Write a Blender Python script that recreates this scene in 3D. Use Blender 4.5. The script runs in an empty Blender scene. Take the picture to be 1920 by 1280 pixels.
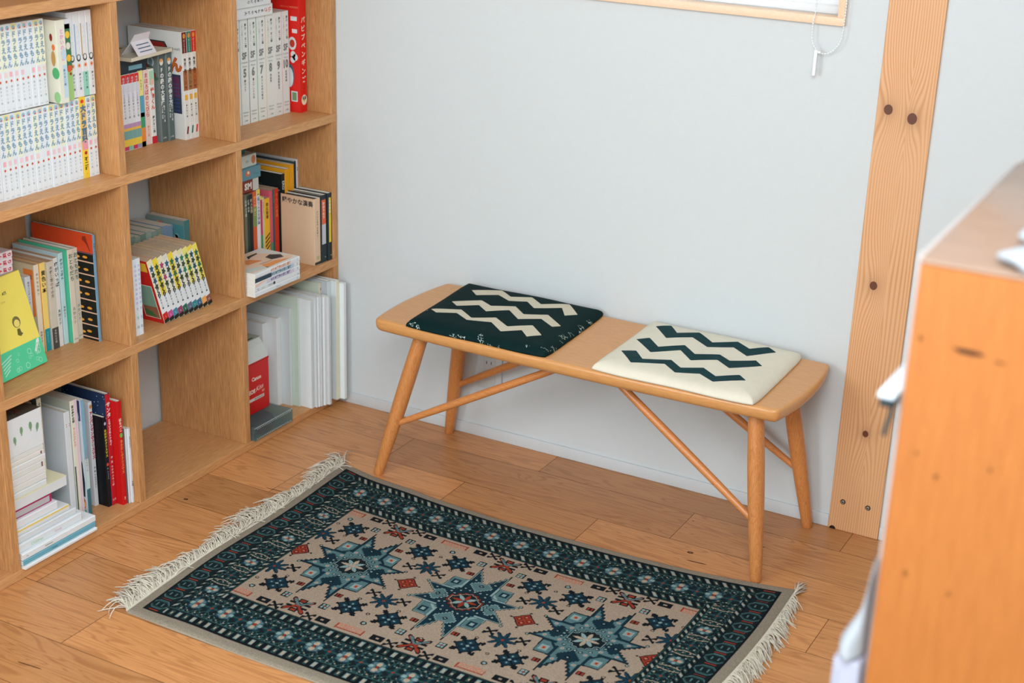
import bpy, bmesh, math, random
import numpy as np
from mathutils import Vector, Matrix
random.seed(7)
PI = math.pi
SC = bpy.context.scene
COL = SC.collection

# ------------------------------------------------------------------ camera
cam = bpy.data.cameras.new('camera')
cam.sensor_width = 36.0
cam.lens = 2834.95 / 1920 * 36
cam.clip_start = 0.05
cam.clip_end = 60
camo = bpy.data.objects.new('camera', cam)
COL.objects.link(camo)
def _rot(yaw, pitch, roll):
    f = Vector((math.sin(yaw)*math.cos(pitch), math.cos(yaw)*math.cos(pitch), math.sin(pitch)))
    r = Vector((math.cos(yaw), -math.sin(yaw), 0))
    u = r.cross(f)
    c, s = math.cos(roll), math.sin(roll)
    return Matrix((c*r + s*u, -s*r + c*u, -f)).transposed()
camo.matrix_world = Matrix.Translation((2.26894, -3.21073, 1.66267)) @ _rot(-0.49355, -0.36067, 0.03318).to_4x4()
cam.dof.use_dof = True
cam.dof.focus_distance = 3.5
cam.dof.aperture_fstop = 4.0
SC.camera = camo

# ------------------------------------------------------------------ world, light, exposure
SC.view_settings.view_transform = 'Standard'
SC.view_settings.look = 'None'
SC.view_settings.gamma = 1.0
SC.view_settings.use_curve_mapping = False
SC.view_settings.exposure = 0.16
SC.cycles.max_bounces = 8
SC.cycles.use_denoising = True
world = bpy.data.worlds.new('world')
SC.world = world
world.use_nodes = True
bg = world.node_tree.nodes['Background']
bg.inputs[0].default_value = (0.80, 0.94, 1.0, 1)
bg.inputs[1].default_value = 1.68

def area(name, loc, target, sx, sy, power, color):
    l = bpy.data.lights.new(name, 'AREA')
    l.shape = 'RECTANGLE'; l.size = sx; l.size_y = sy
    l.energy = power; l.color = color
    o = bpy.data.objects.new(name, l)
    COL.objects.link(o)
    o.location = loc
    d = Vector(target) - Vector(loc)
    o.rotation_euler = d.to_track_quat('-Z', 'Y').to_euler()
    return o
# unseen soft key light, assumed behind the camera, plus an added fill lamp
area('assumed_key', (-0.15, -3.9, 1.65), (0.9, -0.1, 0.5), 1.3, 1.1, 50, (0.88, 0.96, 1.0))  # added area lamp, its source only assumed; no window is built there
area('side_fill', (1.9, -2.7, 2.25), (-0.1, -1.1, 0.6), 1.3, 1.0, 52, (0.97, 0.98, 1.0))  # added fill that brightens the shelf fronts and left floor, no window here

sun = bpy.data.lights.new('sun', 'SUN'); sun.energy = 18.0; sun.angle = math.radians(3); sun.color = (1.0, 0.97, 0.92)
suno = bpy.data.objects.new('sun', sun); COL.objects.link(suno)
suno.rotation_euler = Vector((0.25, -1.0, -0.85)).to_track_quat('-Z', 'Y').to_euler()   # outside, behind the blind

# ------------------------------------------------------------------ helpers
def srgb(r, g, b):
    f = lambda c: (c/255/12.92) if c/255 <= 0.04045 else ((c/255+0.055)/1.055)**2.4
    return (f(r), f(g), f(b))

MATS = {}
def pmat(key, rgb, rough=0.55, spec=0.35, bump=0.0, bscale=300, metallic=0.0, var=0.03, trans=0.0, coat=0.0):
    """procedural material: a base colour with faint noise variation"""
    if key in MATS: return MATS[key]
    m = bpy.data.materials.new(key); m.use_nodes = True
    nt = m.node_tree; b = nt.nodes['Principled BSDF']
    lin = srgb(*rgb)
    tc = nt.nodes.new('ShaderNodeTexCoord')
    nz = nt.nodes.new('ShaderNodeTexNoise'); nz.inputs['Scale'].default_value = bscale*0.1
    nt.links.new(tc.outputs['Object'], nz.inputs['Vector'])
    mx = nt.nodes.new('ShaderNodeMix'); mx.data_type = 'RGBA'
    mx.inputs[6].default_value = (*[c*(1-var) for c in lin], 1)
    mx.inputs[7].default_value = (*[min(1, c*(1+var)) for c in lin], 1)
    nt.links.new(nz.outputs[0], mx.inputs[0])
    nt.links.new(mx.outputs[2], b.inputs['Base Color'])
    b.inputs['Roughness'].default_value = rough
    b.inputs['Specular IOR Level'].default_value = spec
    b.inputs['Metallic'].default_value = metallic
    if coat: b.inputs['Coat Weight'].default_value = coat; b.inputs['Coat Roughness'].default_value = 0.12
    if trans: b.inputs['Transmission Weight'].default_value = trans
    if bump:
        n2 = nt.nodes.new('ShaderNodeTexNoise'); n2.inputs['Scale'].default_value = bscale
        nt.links.new(tc.outputs['Object'], n2.inputs['Vector'])
        bp = nt.nodes.new('ShaderNodeBump'); bp.inputs['Strength'].default_value = bump; bp.inputs['Distance'].default_value = 0.001
        nt.links.new(n2.outputs[0], bp.inputs['Height']); nt.links.new(bp.outputs[0], b.inputs['Normal'])
    MATS[key] = m
    return m
def C(r, g, b, rough=0.5, spec=0.35):
    return pmat('paint_%d_%d_%d' % (r, g, b), (r, g, b), rough, spec)

def wood(key, light, dark, stretch, scale=1.0, rough=0.42, spec=0.4, ring=0.0, streak=0.6, coat=0.0, attr=False, bump=0.12):
    """stretch = per-axis coordinate multiplier (small along the grain)"""
    if key in MATS: return MATS[key]
    m = bpy.data.materials.new(key); m.use_nodes = True
    nt = m.node_tree; N = nt.nodes.new; L = nt.links.new
    b = nt.nodes['Principled BSDF']
    tc = N('ShaderNodeTexCoord'); mp = N('ShaderNodeMapping'); mp.inputs['Scale'].default_value = stretch
    if attr:
        at = N('ShaderNodeAttribute'); at.attribute_name = 'plank'
        ad = N('ShaderNodeVectorMath'); ad.operation = 'MULTIPLY_ADD'
        L(at.outputs['Color'], ad.inputs[0]); ad.inputs[1].default_value = (7, 5, 9); L(tc.outputs['Object'], ad.inputs[2])
        L(ad.outputs[0], mp.inputs[0])
    else:
        oi = N('ShaderNodeObjectInfo')
        ad = N('ShaderNodeVectorMath'); ad.operation = 'MULTIPLY_ADD'
        L(oi.outputs['Random'], ad.inputs[0]); ad.inputs[1].default_value = (3, 5, 4); L(tc.outputs['Object'], ad.inputs[2])
        L(ad.outputs[0], mp.inputs[0])
    n1 = N('ShaderNodeTexNoise'); n1.inputs['Scale'].default_value = 60*scale; n1.inputs['Detail'].default_value = 6; n1.inputs['Roughness'].default_value = 0.65
    L(mp.outputs[0], n1.inputs['Vector'])
    n2 = N('ShaderNodeTexNoise'); n2.inputs['Scale'].default_value = 7*scale; n2.inputs['Detail'].default_value = 2; n2.inputs['Distortion'].default_value = 0.8
    L(mp.outputs[0], n2.inputs['Vector'])
    # growth rings from the low-frequency field
    mu = N('ShaderNodeMath'); mu.operation = 'MULTIPLY'; mu.inputs[1].default_value = 95
    L(n2.outputs[0], mu.inputs[0])
    sn = N('ShaderNodeMath'); sn.operation = 'SINE'; L(mu.outputs[0], sn.inputs[0])
    rr = N('ShaderNodeMapRange'); rr.inputs[1].default_value = 0.2; rr.inputs[2].default_value = 1.0; rr.inputs[3].default_value = 0; rr.inputs[4].default_value = ring
    L(sn.outputs[0], rr.inputs[0])
    m1 = N('ShaderNodeMapRange'); m1.inputs[1].default_value = 0.3; m1.inputs[2].default_value = 0.7; m1.inputs[4].default_value = streak
    L(n1.outputs[0], m1.inputs[0])
    sm = N('ShaderNodeMath'); sm.operation = 'ADD'; sm.use_clamp = True
    L(rr.outputs[0], sm.inputs[0]); L(m1.outputs[0], sm.inputs[1])
    mx = N('ShaderNodeMix'); mx.data_type = 'RGBA'
    mx.inputs[6].default_value = (*srgb(*light), 1); mx.inputs[7].default_value = (*srgb(*dark), 1)
    L(sm.outputs[0], mx.inputs[0])
    out = mx.outputs[2]
    if attr:
        hs = N('ShaderNodeHueSaturation'); sp = N('ShaderNodeSeparateColor'); L(at.outputs['Color'], sp.inputs[0])
        v = N('ShaderNodeMapRange'); v.inputs[3].default_value = 0.80; v.inputs[4].default_value = 1.14; L(sp.outputs[0], v.inputs[0])
        L(v.outputs[0], hs.inputs['Value']); L(out, hs.inputs['Color']); out = hs.outputs[0]
    L(out, b.inputs['Base Color'])
    b.inputs['Roughness'].default_value = rough
    b.inputs['Specular IOR Level'].default_value = spec
    if coat: b.inputs['Coat Weight'].default_value = coat; b.inputs['Coat Roughness'].default_value = 0.2
    bp = N('ShaderNodeBump'); bp.inputs['Strength'].default_value = bump; bp.inputs['Distance'].default_value = 0.0006
    L(n1.outputs[0], bp.inputs['Height']); L(bp.outputs[0], b.inputs['Normal'])
    MATS[key] = m
    return m

class MB:
    """collects geometry with material slots and links it as one mesh object"""
    def __init__(s): s.v = []; s.f = []; s.m = []; s.mats = []; s.smooth = []
    def mi(s, mat):
        if mat not in s.mats: s.mats.append(mat)
        return s.mats.index(mat)
    def add(s, vs, fs, mat, sm=False):
        o = len(s.v); k = s.mi(mat)
        s.v += [tuple(v) for v in vs]
        for f in fs:
            s.f.append(tuple(i+o for i in f)); s.m.append(k); s.smooth.append(sm)
        return s
    def box(s, x0, x1, y0, y1, z0, z1, mat):
        vs = [(x0,y0,z0),(x1,y0,z0),(x1,y1,z0),(x0,y1,z0),(x0,y0,z1),(x1,y0,z1),(x1,y1,z1),(x0,y1,z1)]
        return s.add(vs, [(0,3,2,1),(4,5,6,7),(0,1,5,4),(1,2,6,5),(2,3,7,6),(3,0,4,7)], mat)
    def rbox(s, x0, x1, y0, y1, z0, z1, mat, r=0.002, seg=2, sm=True):
        bm = bmesh.new(); bmesh.ops.create_cube(bm, size=1)
        for v in bm.verts:
            v.co = ((x0+x1)/2 + v.co.x*(x1-x0), (y0+y1)/2 + v.co.y*(y1-y0), (z0+z1)/2 + v.co.z*(z1-z0))
        bmesh.ops.bevel(bm, geom=bm.edges[:], offset=r, segments=seg, affect='EDGES', profile=0.5)
        return s.bm(bm, mat, sm)
    def bm(s, bm, mat, sm=False):
        bm.verts.ensure_lookup_table(); bm.verts.index_update()
        s.add([v.co[:] for v in bm.verts], [[v.index for v in f.verts] for f in bm.faces], mat, sm)
        bm.free(); return s
    def tube(s, pts, rad, mat, n=16, cap=True):
        """pts list of Vector, rad list/number"""
        pts = [Vector(p) for p in pts]
        if not hasattr(rad, '__len__'): rad = [rad]*len(pts)
        vs = []; fs = []
        up = None
        for i, p in enumerate(pts):
            t = (pts[min(i+1, len(pts)-1)] - pts[max(i-1, 0)]).normalized()
            if up is None:
                up = Vector((0,0,1)) if abs(t.z) < 0.9 else Vector((1,0,0))
            a = (up - t*up.dot(t)).normalized(); up = a; b = t.cross(a)
            for k in range(n):
                an = 2*PI*k/n
                vs.append(p + (a*math.cos(an) + b*math.sin(an))*rad[i])
        for i in range(len(pts)-1):
            for k in range(n):
                k2 = (k+1) % n
                fs.append((i*n+k, i*n+k2, (i+1)*n+k2, (i+1)*n+k))
        s.add(vs, fs, mat, True)
        if cap:
            o = (len(pts)-1)*n
            s.add(vs[:n], [tuple(range(n))[::-1]], mat)
            s.add(vs[o:o+n], [tuple(range(n))], mat)
        return s
    def prism(s, poly, x0, x1, axis, mat, mats=None):
        """extrude a 2-D polygon; axis 'z': poly is (x,y); 'x': (y,z); 'y': (x,z)"""
        def P(a, b, c):
            return (a, b, c) if axis == 'z' else ((c, a, b) if axis == 'x' else (a, c, b))
        n = len(poly)
        vs = [P(a, b, x0) for a, b in poly] + [P(a, b, x1) for a, b in poly]
        s.add(vs, [tuple(range(n))[::-1], tuple(range(n, 2*n))], mat)
        for i in range(n):
            j = (i+1) % n
            s.add([vs[i], vs[j], vs[n+j], vs[n+i]], [(0,1,2,3)], mats[i] if mats else mat)
        return s
    def text(s, body, org, right, up, size, mat, align='c', bold=0.0, sx=1.0):
        tv, tf, w, x0 = glyphs(body, bold)
        R = Vector(right)*size*sx; U = Vector(up)*size; O = Vector(org)
        off = {'c': -(x0+w/2), 'l': 0, 'r': -(x0+w)}[align]
        k = [tuple(O + R*(x+off) + U*y) for x, y in tv]
        return s.add(k, tf, mat)
    def quadp(s, org, right, up, a0, a1, b0, b1, mat):
        O = Vector(org); R = Vector(right); U = Vector(up)
        return s.add([O+R*a0+U*b0, O+R*a1+U*b0, O+R*a1+U*b1, O+R*a0+U*b1], [(0,1,2,3)], mat)
    def polyp(s, org, right, up, pts, mat):
        O = Vector(org); R = Vector(right); U = Vector(up)
        return s.add([O+R*a+U*b for a, b in pts], [tuple(range(len(pts)))], mat)
    def disc(s, org, right, up, a, b, ra, rb, mat, n=14):
        return s.polyp(org, right, up, [(a+ra*math.cos(2*PI*i/n), b+rb*math.sin(2*PI*i/n)) for i in range(n)], mat)
    def mesh(s, name):
        me = bpy.data.meshes.new(name)
        me.from_pydata(s.v, [], s.f)
        for m in s.mats: me.materials.append(m)
        me.polygons.foreach_set('material_index', s.m)
        me.polygons.foreach_set('use_smooth', s.smooth)
        me.update(); return me
    def obj(s, name, parent=None, loc=None, rot=None):
        o = bpy.data.objects.new(name, s.mesh(name)); COL.objects.link(o)
        if parent: o.parent = parent
        if loc: o.location = loc
        if rot: o.rotation_euler = rot
        return o

_G = {}
def glyphs(body, bold=0.0):
    k = (body, bold)
    if k in _G: return _G[k]
    c = bpy.data.curves.new('lettering', 'FONT'); c.body = body; c.resolution_u = 2; c.offset = bold
    o = bpy.data.objects.new('lettering', c); COL.objects.link(o)
    bpy.context.view_layer.update()
    me = bpy.data.meshes.new_from_object(o)
    tv = [(v.co.x, v.co.y) for v in me.vertices]; tf = [tuple(p.vertices) for p in me.polygons]
    bpy.data.objects.remove(o); bpy.data.curves.remove(c); bpy.data.meshes.remove(me)
    xs = [v[0] for v in tv] or [0]
    _G[k] = (tv, tf, max(xs)-min(xs), min(xs))
    return _G[k]

def tag(o, label, cat, group=None, kind=None):
    if label: o['label'] = label
    if cat: o['category'] = cat
    if group: o['group'] = group
    if kind: o['kind'] = kind
    return o
def struct(o): o['kind'] = 'structure'; return o
def empty(name, loc=(0,0,0), rot=(0,0,0)):
    o = bpy.data.objects.new(name, None); COL.objects.link(o)
    o.empty_display_size = 0.05
    o.location = loc; o.rotation_euler = rot; return o
def dup(root, loc, label=None, rot=None):
    r = root.copy(); COL.objects.link(r); r.location = loc
    if rot: r.rotation_euler = rot
    if label: r['label'] = label
    for ch in list(root.children):
        c = ch.copy(); COL.objects.link(c); c.parent = r
    return r

WHITE = C(238, 240, 240); INK = C(35, 38, 42); PAPER = pmat('page_paper', (205, 200, 186), 0.8, 0.1, var=0.1, bscale=900)
PAPERW = pmat('white_page_paper', (228, 226, 218), 0.8, 0.1, var=0.06, bscale=900)
PAPERB = pmat('aged_page_paper', (186, 160, 132), 0.8, 0.1, var=0.12, bscale=900)

# ------------------------------------------------------------------ room
wallm = pmat('wall_plaster', (205, 210, 211), 0.85, 0.15, bump=0.25, bscale=420, var=0.012)
W = MB()
# back wall at y=0 with an opening for the high window (x 0.33..1.318, z 1.182..1.95)
x0w, x1w, z0w, z1w = 0.33, 1.318, 1.182, 1.95
W.box(-0.5, x0w, 0.001, 0.16, 0, 2.5, wallm); W.box(x1w, 3.6, 0.001, 0.16, 0, 2.5, wallm)
W.box(x0w, x1w, 0.001, 0.16, 0, z0w, wallm); W.box(x0w, x1w, 0.001, 0.16, z1w, 2.5, wallm)
struct(W.obj('wall_back'))
struct(MB().box(-0.5, -0.288, -3.6, 0.0005, 0, 2.5, wallm).obj('wall_left'))
struct(MB().box(-0.5, 3.6, -4.2, 0.16, 2.5, 2.6, wallm).obj('ceiling'))
struct(MB().box(3.6, 3.7, -2.4, 0.16, 0, 2.5, wallm).obj('wall_right'))
basem = pmat('baseboard_white', (200, 204, 206), 0.5, 0.4)
struct(MB().rbox(-0.285, 1.4150, -0.004, 0.0008, 0.0005, 0.032, basem, 0.0008).obj('baseboard_back'))
struct(MB().rbox(1.5372, 3.6, -0.004, 0.0008, 0.0005, 0.032, basem, 0.0008).obj('baseboard_right'))

# floor: cherry-brown planks running along the back wall, one quad per plank over a dark underlay
floorm = wood('floor_cherry', (206, 146, 92), (158, 98, 54), (0.42, 5.0, 5.0), 0.5, rough=0.34, spec=0.45, ring=0.42, streak=0.30, attr=True, bump=0.05)
gapm = pmat('floor_seam', (92, 54, 32), 0.8, 0.1)
F = MB(); pl = []
fixed = {0: [-0.12, 0.690, 1.478, 2.3, 3.1], 1: [-0.5, 0.316, 1.117, 1.9, 2.7], 2: [-0.2, 0.563, 0.932, 1.72, 2.6],
         3: [0.187, 0.9, 1.55, 2.3], 7: [0.033, 0.82, 1.6, 2.4]}
rng = random.Random(3)
for r in range(0, 26):
    ya = 0.001 if r == 0 else -0.11 - 0.1525*(r-1)
    yb = -0.11 - 0.1525*r
    js = fixed.get(r)
    if js is None:
        js = []; x = -0.6 + rng.random()*0.7
        while x < 3.6: js.append(x); x += 0.6 + rng.random()*0.4
    js = [-0.5] + [j for j in js if j > -0.45] + [3.6]
    for a, b in zip(js[:-1], js[1:]):
        g = 0.0006
        F.add([(a+g, yb+g, 0), (b-g, yb+g, 0), (b-g, ya-g, 0), (a+g, ya-g, 0)], [(0,1,2,3)], floorm)
        pl.append((rng.random(), rng.random(), rng.random()))
nb = len(F.f)
F.box(-0.5, 3.6, -0.11-0.1525*25, 0.001, -0.06, -0.0012, gapm)
fo = struct(F.obj('floor'))
ca = fo.data.color_attributes.new('plank', 'FLOAT_COLOR', 'CORNER')
arr = np.zeros((len(fo.data.loops), 4), np.float32)
for i, p in enumerate(fo.data.polygons):
    c = pl[i] if i < nb else (0.5, 0.5, 0.5)
    for li in p.loop_indices: arr[li] = (*c, 1)
ca.data.foreach_set('color', arr.ravel())
# small knots in the floor boards
kn = pmat('floor_knot', (80, 46, 28), 0.6, 0.2)
for x, y, a, b in ((1.185, -0.300, 0.0075, 0.005), (1.130, -0.150, 0.0028, 0.0016), (1.215, -0.335, 0.024, 0.0018), (0.045, -0.705, 0.006, 0.004), (0.20, -0.55, 0.034, 0.0016), (1.32, -0.185, 0.003, 0.002), (0.26, -1.42, 0.03, 0.0016)):
    K = MB(); K.disc((x, y, 0.0003), (math.cos(0.08), math.sin(0.08), 0), (-math.sin(0.08), math.cos(0.08), 0), 0, 0, a, b, kn, 16)
    K.disc((x, y, 0.0005), (1, 0, 0), (0, 1, 0), 0, 0, a*0.45, b*0.45, pmat('floor_knot_core', (120, 92, 72), 0.5, 0.3), 12)
    k_o = K.obj('knot', fo)

# pine post (structural timber flush with the back wall)
def pine_post():
    m = bpy.data.materials.new('pine_timber'); m.use_nodes = True
    nt = m.node_tree; N = nt.nodes.new; L = nt.links.new; b = nt.nodes['Principled BSDF']
    tc = N('ShaderNodeTexCoord'); se = N('ShaderNodeSeparateXYZ'); L(tc.outputs['Object'], se.inputs[0])
    def M(op, a, c=None, d=None):
        n = N('ShaderNodeMath'); n.operation = op
        for i, v in enumerate((a, c, d)):
            if v is None: continue
            if isinstance(v, (int, float)): n.inputs[i].default_value = v
            else: L(v, n.inputs[i])
        return n.outputs[0]
    X, Z = se.outputs[0], se.outputs[2]
    mp = N('ShaderNodeMapping'); mp.inputs['Scale'].default_value = (9, 9, 0.9); L(tc.outputs['Object'], mp.inputs[0])
    nz = N('ShaderNodeTexNoise'); nz.inputs['Scale'].default_value = 1.0; nz.inputs['Detail'].default_value = 1; L(mp.outputs[0], nz.inputs['Vector'])
    g = M('MULTIPLY_ADD', nz.outputs[0], 0.045, M('ABSOLUTE', M('SUBTRACT', X, 1.484)))
    knotmask = None
    for kx, kz, r, amp in ((1.441, 1.009, 0.0095, 0.020), (1.494, 0.996, 0.0105, 0.021), (1.455, 0.614, 0.0085, 0.018), (1.478, 0.258, 0.0068, 0.015), (1.50, 1.75, 0.009, 0.015)):
        dx = M('DIVIDE', M('SUBTRACT', X, kx), 0.024); dz = M('DIVIDE', M('SUBTRACT', Z, kz), 0.085)
        e = M('EXPONENT', M('MULTIPLY', M('ADD', M('MULTIPLY', dx, dx), M('MULTIPLY', dz, dz)), -1.0))
        g = M('MULTIPLY_ADD', e, amp, g)
        qx = M('SUBTRACT', X, kx); qz = M('MULTIPLY', M('SUBTRACT', Z, kz), 0.85)
        d = M('SQRT', M('ADD', M('MULTIPLY', qx, qx), M('MULTIPLY', qz, qz)))
        k = M('MULTIPLY', M('LESS_THAN', d, r), 1.0)
        halo = M('MULTIPLY', M('EXPONENT', M('MULTIPLY', M('DIVIDE', d, r*1.5), -1.0)), 0.55)
        k = M('MAXIMUM', k, halo)
        knotmask = k if knotmask is None else M('MAXIMUM', knotmask, k)
    s = M('SINE', M('MULTIPLY', g, 1150.0))
    s = M('POWER', M('MULTIPLY_ADD', s, 0.5, 0.5), 2.0)
    n3 = N('ShaderNodeTexNoise'); n3.inputs['Scale'].default_value = 5; n3.inputs['Detail'].default_value = 2; L(tc.outputs['Object'], n3.inputs['Vector'])
    s = M('MULTIPLY', s, M('MULTIPLY_ADD', n3.outputs[0], 1.0, 0.1))
    mx = N('ShaderNodeMix'); mx.data_type = 'RGBA'; L(s, mx.inputs[0])
    mx.inputs[6].default_value = (*srgb(220, 170, 124), 1); mx.inputs[7].default_value = (*srgb(192, 126, 70), 1)
    m2 = N('ShaderNodeMix'); m2.data_type = 'RGBA'; L(knotmask, m2.inputs[0]); L(mx.outputs[2], m2.inputs[6])
    m2.inputs[7].default_value = (*srgb(96, 50, 26), 1)
    L(m2.outputs[2], b.inputs['Base Color']); b.inputs['Roughness'].default_value = 0.5
    return m
pine = pine_post()
P_ = MB(); P_.rbox(1.4156, 1.5366, -0.006, 0.10, 0.0, 2.5, pine, 0.0012, 1, False)
post = tag(P_.obj('pine_post'), 'knotty pine post standing flush in the white wall right of the bench', 'post')
oak_post = wood('left_post_wood', (214, 164, 116), (186, 130, 82), (9, 9, 0.5), 0.6, ring=0.3, streak=0.4)
steel = pmat('galvanised_steel', (150, 152, 140), 0.35, 0.6, metallic=0.85)
darkhole = pmat('drilled_hole', (48, 34, 26), 0.8, 0.1)
P2 = MB(); P2.rbox(-0.40, -0.2835, -0.945, -0.825, 0.0, 2.5, oak_post, 0.0012, 1, False)
tag(P2.obj('timber_post'), 'wooden post in the left wall seen behind the books of the left shelf column', 'post')
for sx in (1.445, 1.505):
    s = MB()
    s.tube([(sx, -0.0062, 0.075), (sx, -0.0068, 0.075)], 0.0064, darkhole, 20)
    s.tube([(sx, -0.0066, 0.075), (sx, -0.0082, 0.075), (sx, -0.0092, 0.075)], [0.005, 0.005, 0.0035], steel, 20)
    s.box(sx-0.0016, sx+0.0016, -0.0096, -0.0090, 0.0742, 0.0758, darkhole)
    o = s.obj('screw', post); o['label'] = 'galvanised screw head'
s = MB()
s.tube([(1.427, -0.0061, 0.0005), (1.427, -0.0067, 0.0005)], 0.0075, darkhole, 20); s.obj('knot_hole', post)

# window with pale wood frame and lit blind
frm = wood('window_frame_wood', (238, 208, 178), (222, 184, 148), (6, 6, 6), 0.6, streak=0.4)
wf = MB()
t = 0.017
wf.rbox(x0w-0.006, 1.326, -0.012, 0.03, 1.174, 1.174+t, frm, 0.001)
wf.rbox(x0w-0.006, 1.326, -0.012, 0.03, 1.95, 1.95+t, frm, 0.001)
wf.rbox(1.310, 1.326, -0.012, 0.03, 1.174+t, 1.95, frm, 0.001)
wf.rbox(x0w-0.006, x0w+0.01, -0.012, 0.03, 1.174+t, 1.95, frm, 0.001)
wroot = struct(empty('window_1', (0.83, 0.0, 1.174)))
def wpart(mb, name):
    o = mb.obj(name); o.parent = wroot; o.matrix_parent_inverse = Matrix.Translation((-0.83, 0, -1.174)); return o
wpart(wf, 'window_frame')
vinyl = pmat('window_sash_white', (232, 236, 238), 0.4, 0.4)
sa = MB(); sa.rbox(x0w, x1w, 0.10, 0.13, 1.182, 1.21, vinyl, 0.002); sa.rbox(x0w, x1w, 0.10, 0.13, 1.92, 1.95, vinyl, 0.002)
sa.rbox(x0w, x0w+0.03, 0.10, 0.13, 1.21, 1.92, vinyl, 0.002); sa.rbox(x1w-0.03, x1w, 0.10, 0.13, 1.21, 1.92, vinyl, 0.002)
wpart(sa, 'sash')
gl = bpy.data.materials.new('window_glass'); gl.use_nodes = True
gb = gl.node_tree.nodes['Principled BSDF']; gb.inputs['Transmission Weight'].default_value = 1; gb.inputs['Roughness'].default_value = 0.0; gb.inputs['IOR'].default_value = 1.02
wpart(MB().box(x0w+0.02, x1w-0.02, 0.112, 0.116, 1.20, 1.93, gl), 'glass_pane')
# venetian-style blind, thin translucent slats
tl = bpy.data.materials.new('blind_slat'); tl.use_nodes = True
nt = tl.node_tree; b_ = nt.nodes['Principled BSDF']; b_.inputs['Base Color'].default_value = (0.93, 0.93, 0.93, 1); b_.inputs['Roughness'].default_value = 0.5
tr = nt.nodes.new('ShaderNodeBsdfTranslucent'); tr.inputs[0].default_value = (0.95, 0.95, 0.97, 1)
ms = nt.nodes.new('ShaderNodeMixShader'); ms.inputs[0].default_value = 0.6
nt.links.new(b_.outputs[0], ms.inputs[1]); nt.links.new(tr.outputs[0], ms.inputs[2]); nt.links.new(ms.outputs[0], nt.nodes['Material Output'].inputs[0])
BX0, BX1 = x0w+0.016, 1.306
blind = empty('window_blind', (0.83, 0.035, 1.192))
tag(blind, 'white slatted blind hanging in the high window, lit from behind', 'blind')
def bpart(mb, name):
    o = mb.obj(name); o.parent = blind; o.matrix_parent_inverse = Matrix.Translation((-0.83, -0.035, -1.192)); return o
bpart(MB().rbox(BX0, BX1, 0.026, 0.044, 1.1925, 1.2105, tl, 0.003), 'bottom_rail')
z = 1.2125
while z < 1.93:
    s = MB()
    s.add([(BX0, 0.030, z), (BX1, 0.030, z), (BX1, 0.040, z+0.0195), (BX0, 0.040, z+0.0195), (BX0, 0.0308, z-0.0004), (BX1, 0.0308, z-0.0004), (BX1, 0.0408, z+0.019), (BX0, 0.0408, z+0.019)],
          [(0,1,2,3),(7,6,5,4),(0,4,5,1),(2,6,7,3),(1,5,6,2),(0,3,7,4)], tl)
    bpart(s, 'slat'); z += 0.0205
bpart(MB().rbox(BX0, BX1, 0.02, 0.05, z, 1.949, vinyl, 0.002), 'head_rail')
# beaded pull chain with toggle
chm = pmat('chain_white', (236, 240, 240), 0.35, 0.5)
cp = [(1.266, 0.016), (1.262, -0.006)]
path = [(1.268, 1.9), (1.2635, 1.20), (1.2605, 1.175), (1.2605, 1.150), (1.264, 1.134), (1.272, 1.122), (1.283, 1.1145), (1.294, 1.1135), (1.305, 1.1175), (1.316, 1.128), (1.324, 1.143), (1.3275, 1.162), (1.329, 1.20), (1.329, 1.9)]
def resample(pts, step):
    out = [Vector(pts[0])]; carry = 0.0
    for a, b in zip(pts[:-1], pts[1:]):
        a = Vector(a); b = Vector(b); L_ = (b-a).length; d = step-carry
        while d <= L_: out.append(a.lerp(b, d/L_)); d += step
        carry = L_-(d-step)
    return out
ch = MB()
pts = [(x, -0.019, zz) for x, zz in path]
# smooth the path
sm = []
for i in range(len(pts)-1):
    p0 = Vector(pts[max(i-1,0)]); p1 = Vector(pts[i]); p2 = Vector(pts[i+1]); p3 = Vector(pts[min(i+2,len(pts)-1)])
    for k in range(8):
        u = k/8
        sm.append(0.5*((2*p1)+(-p0+p2)*u+(2*p0-5*p1+4*p2-p3)*u*u+(-p0+3*p1-3*p2+p3)*u**3) if 1 < i < len(pts)-3 else p1.lerp(p2, u))
sm.append(Vector(pts[-1]))
ch.tube(sm, 0.0006, chm, 6)
for p in resample(sm, 0.0062):
    bm = bmesh.new(); bmesh.ops.create_icosphere(bm, subdivisions=1, radius=0.0021, matrix=Matrix.Translation(p)); ch.bm(bm, chm, True)
bpart(ch, 'bead_chain')
cw = MB(); cw.rbox(1.2700, 1.2775, -0.024, -0.0165, 1.064, 1.120, chm, 0.0015); cw.rbox(1.276, 1.2845, -0.022, -0.018, 1.113, 1.118, chm, 0.001)
bpart(cw, 'chain_toggle')

# wall outlet behind the bench
out = MB(); out.rbox(0.445, 0.517, -0.006, 0.0006, 0.144, 0.264, pmat('outlet_plastic', (202, 208, 208), 0.4, 0.4), 0.0015)
oroot = tag(out.obj('wall_outlet'), 'white double wall outlet low on the wall behind the bench', 'outlet')
ins = MB(); ins.rbox(0.462, 0.4985, -0.0075, -0.0055, 0.156, 0.252, pmat('outlet_plastic2', (198, 204, 203), 0.4, 0.4), 0.0008)
for zc in (0.184, 0.217):
    for xc in (0.4725, 0.4865): ins.box(xc-0.0009, xc+0.0009, -0.0079, -0.0074, zc-0.004, zc+0.004, INK)
ins.obj('socket_insert', oroot)

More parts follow.
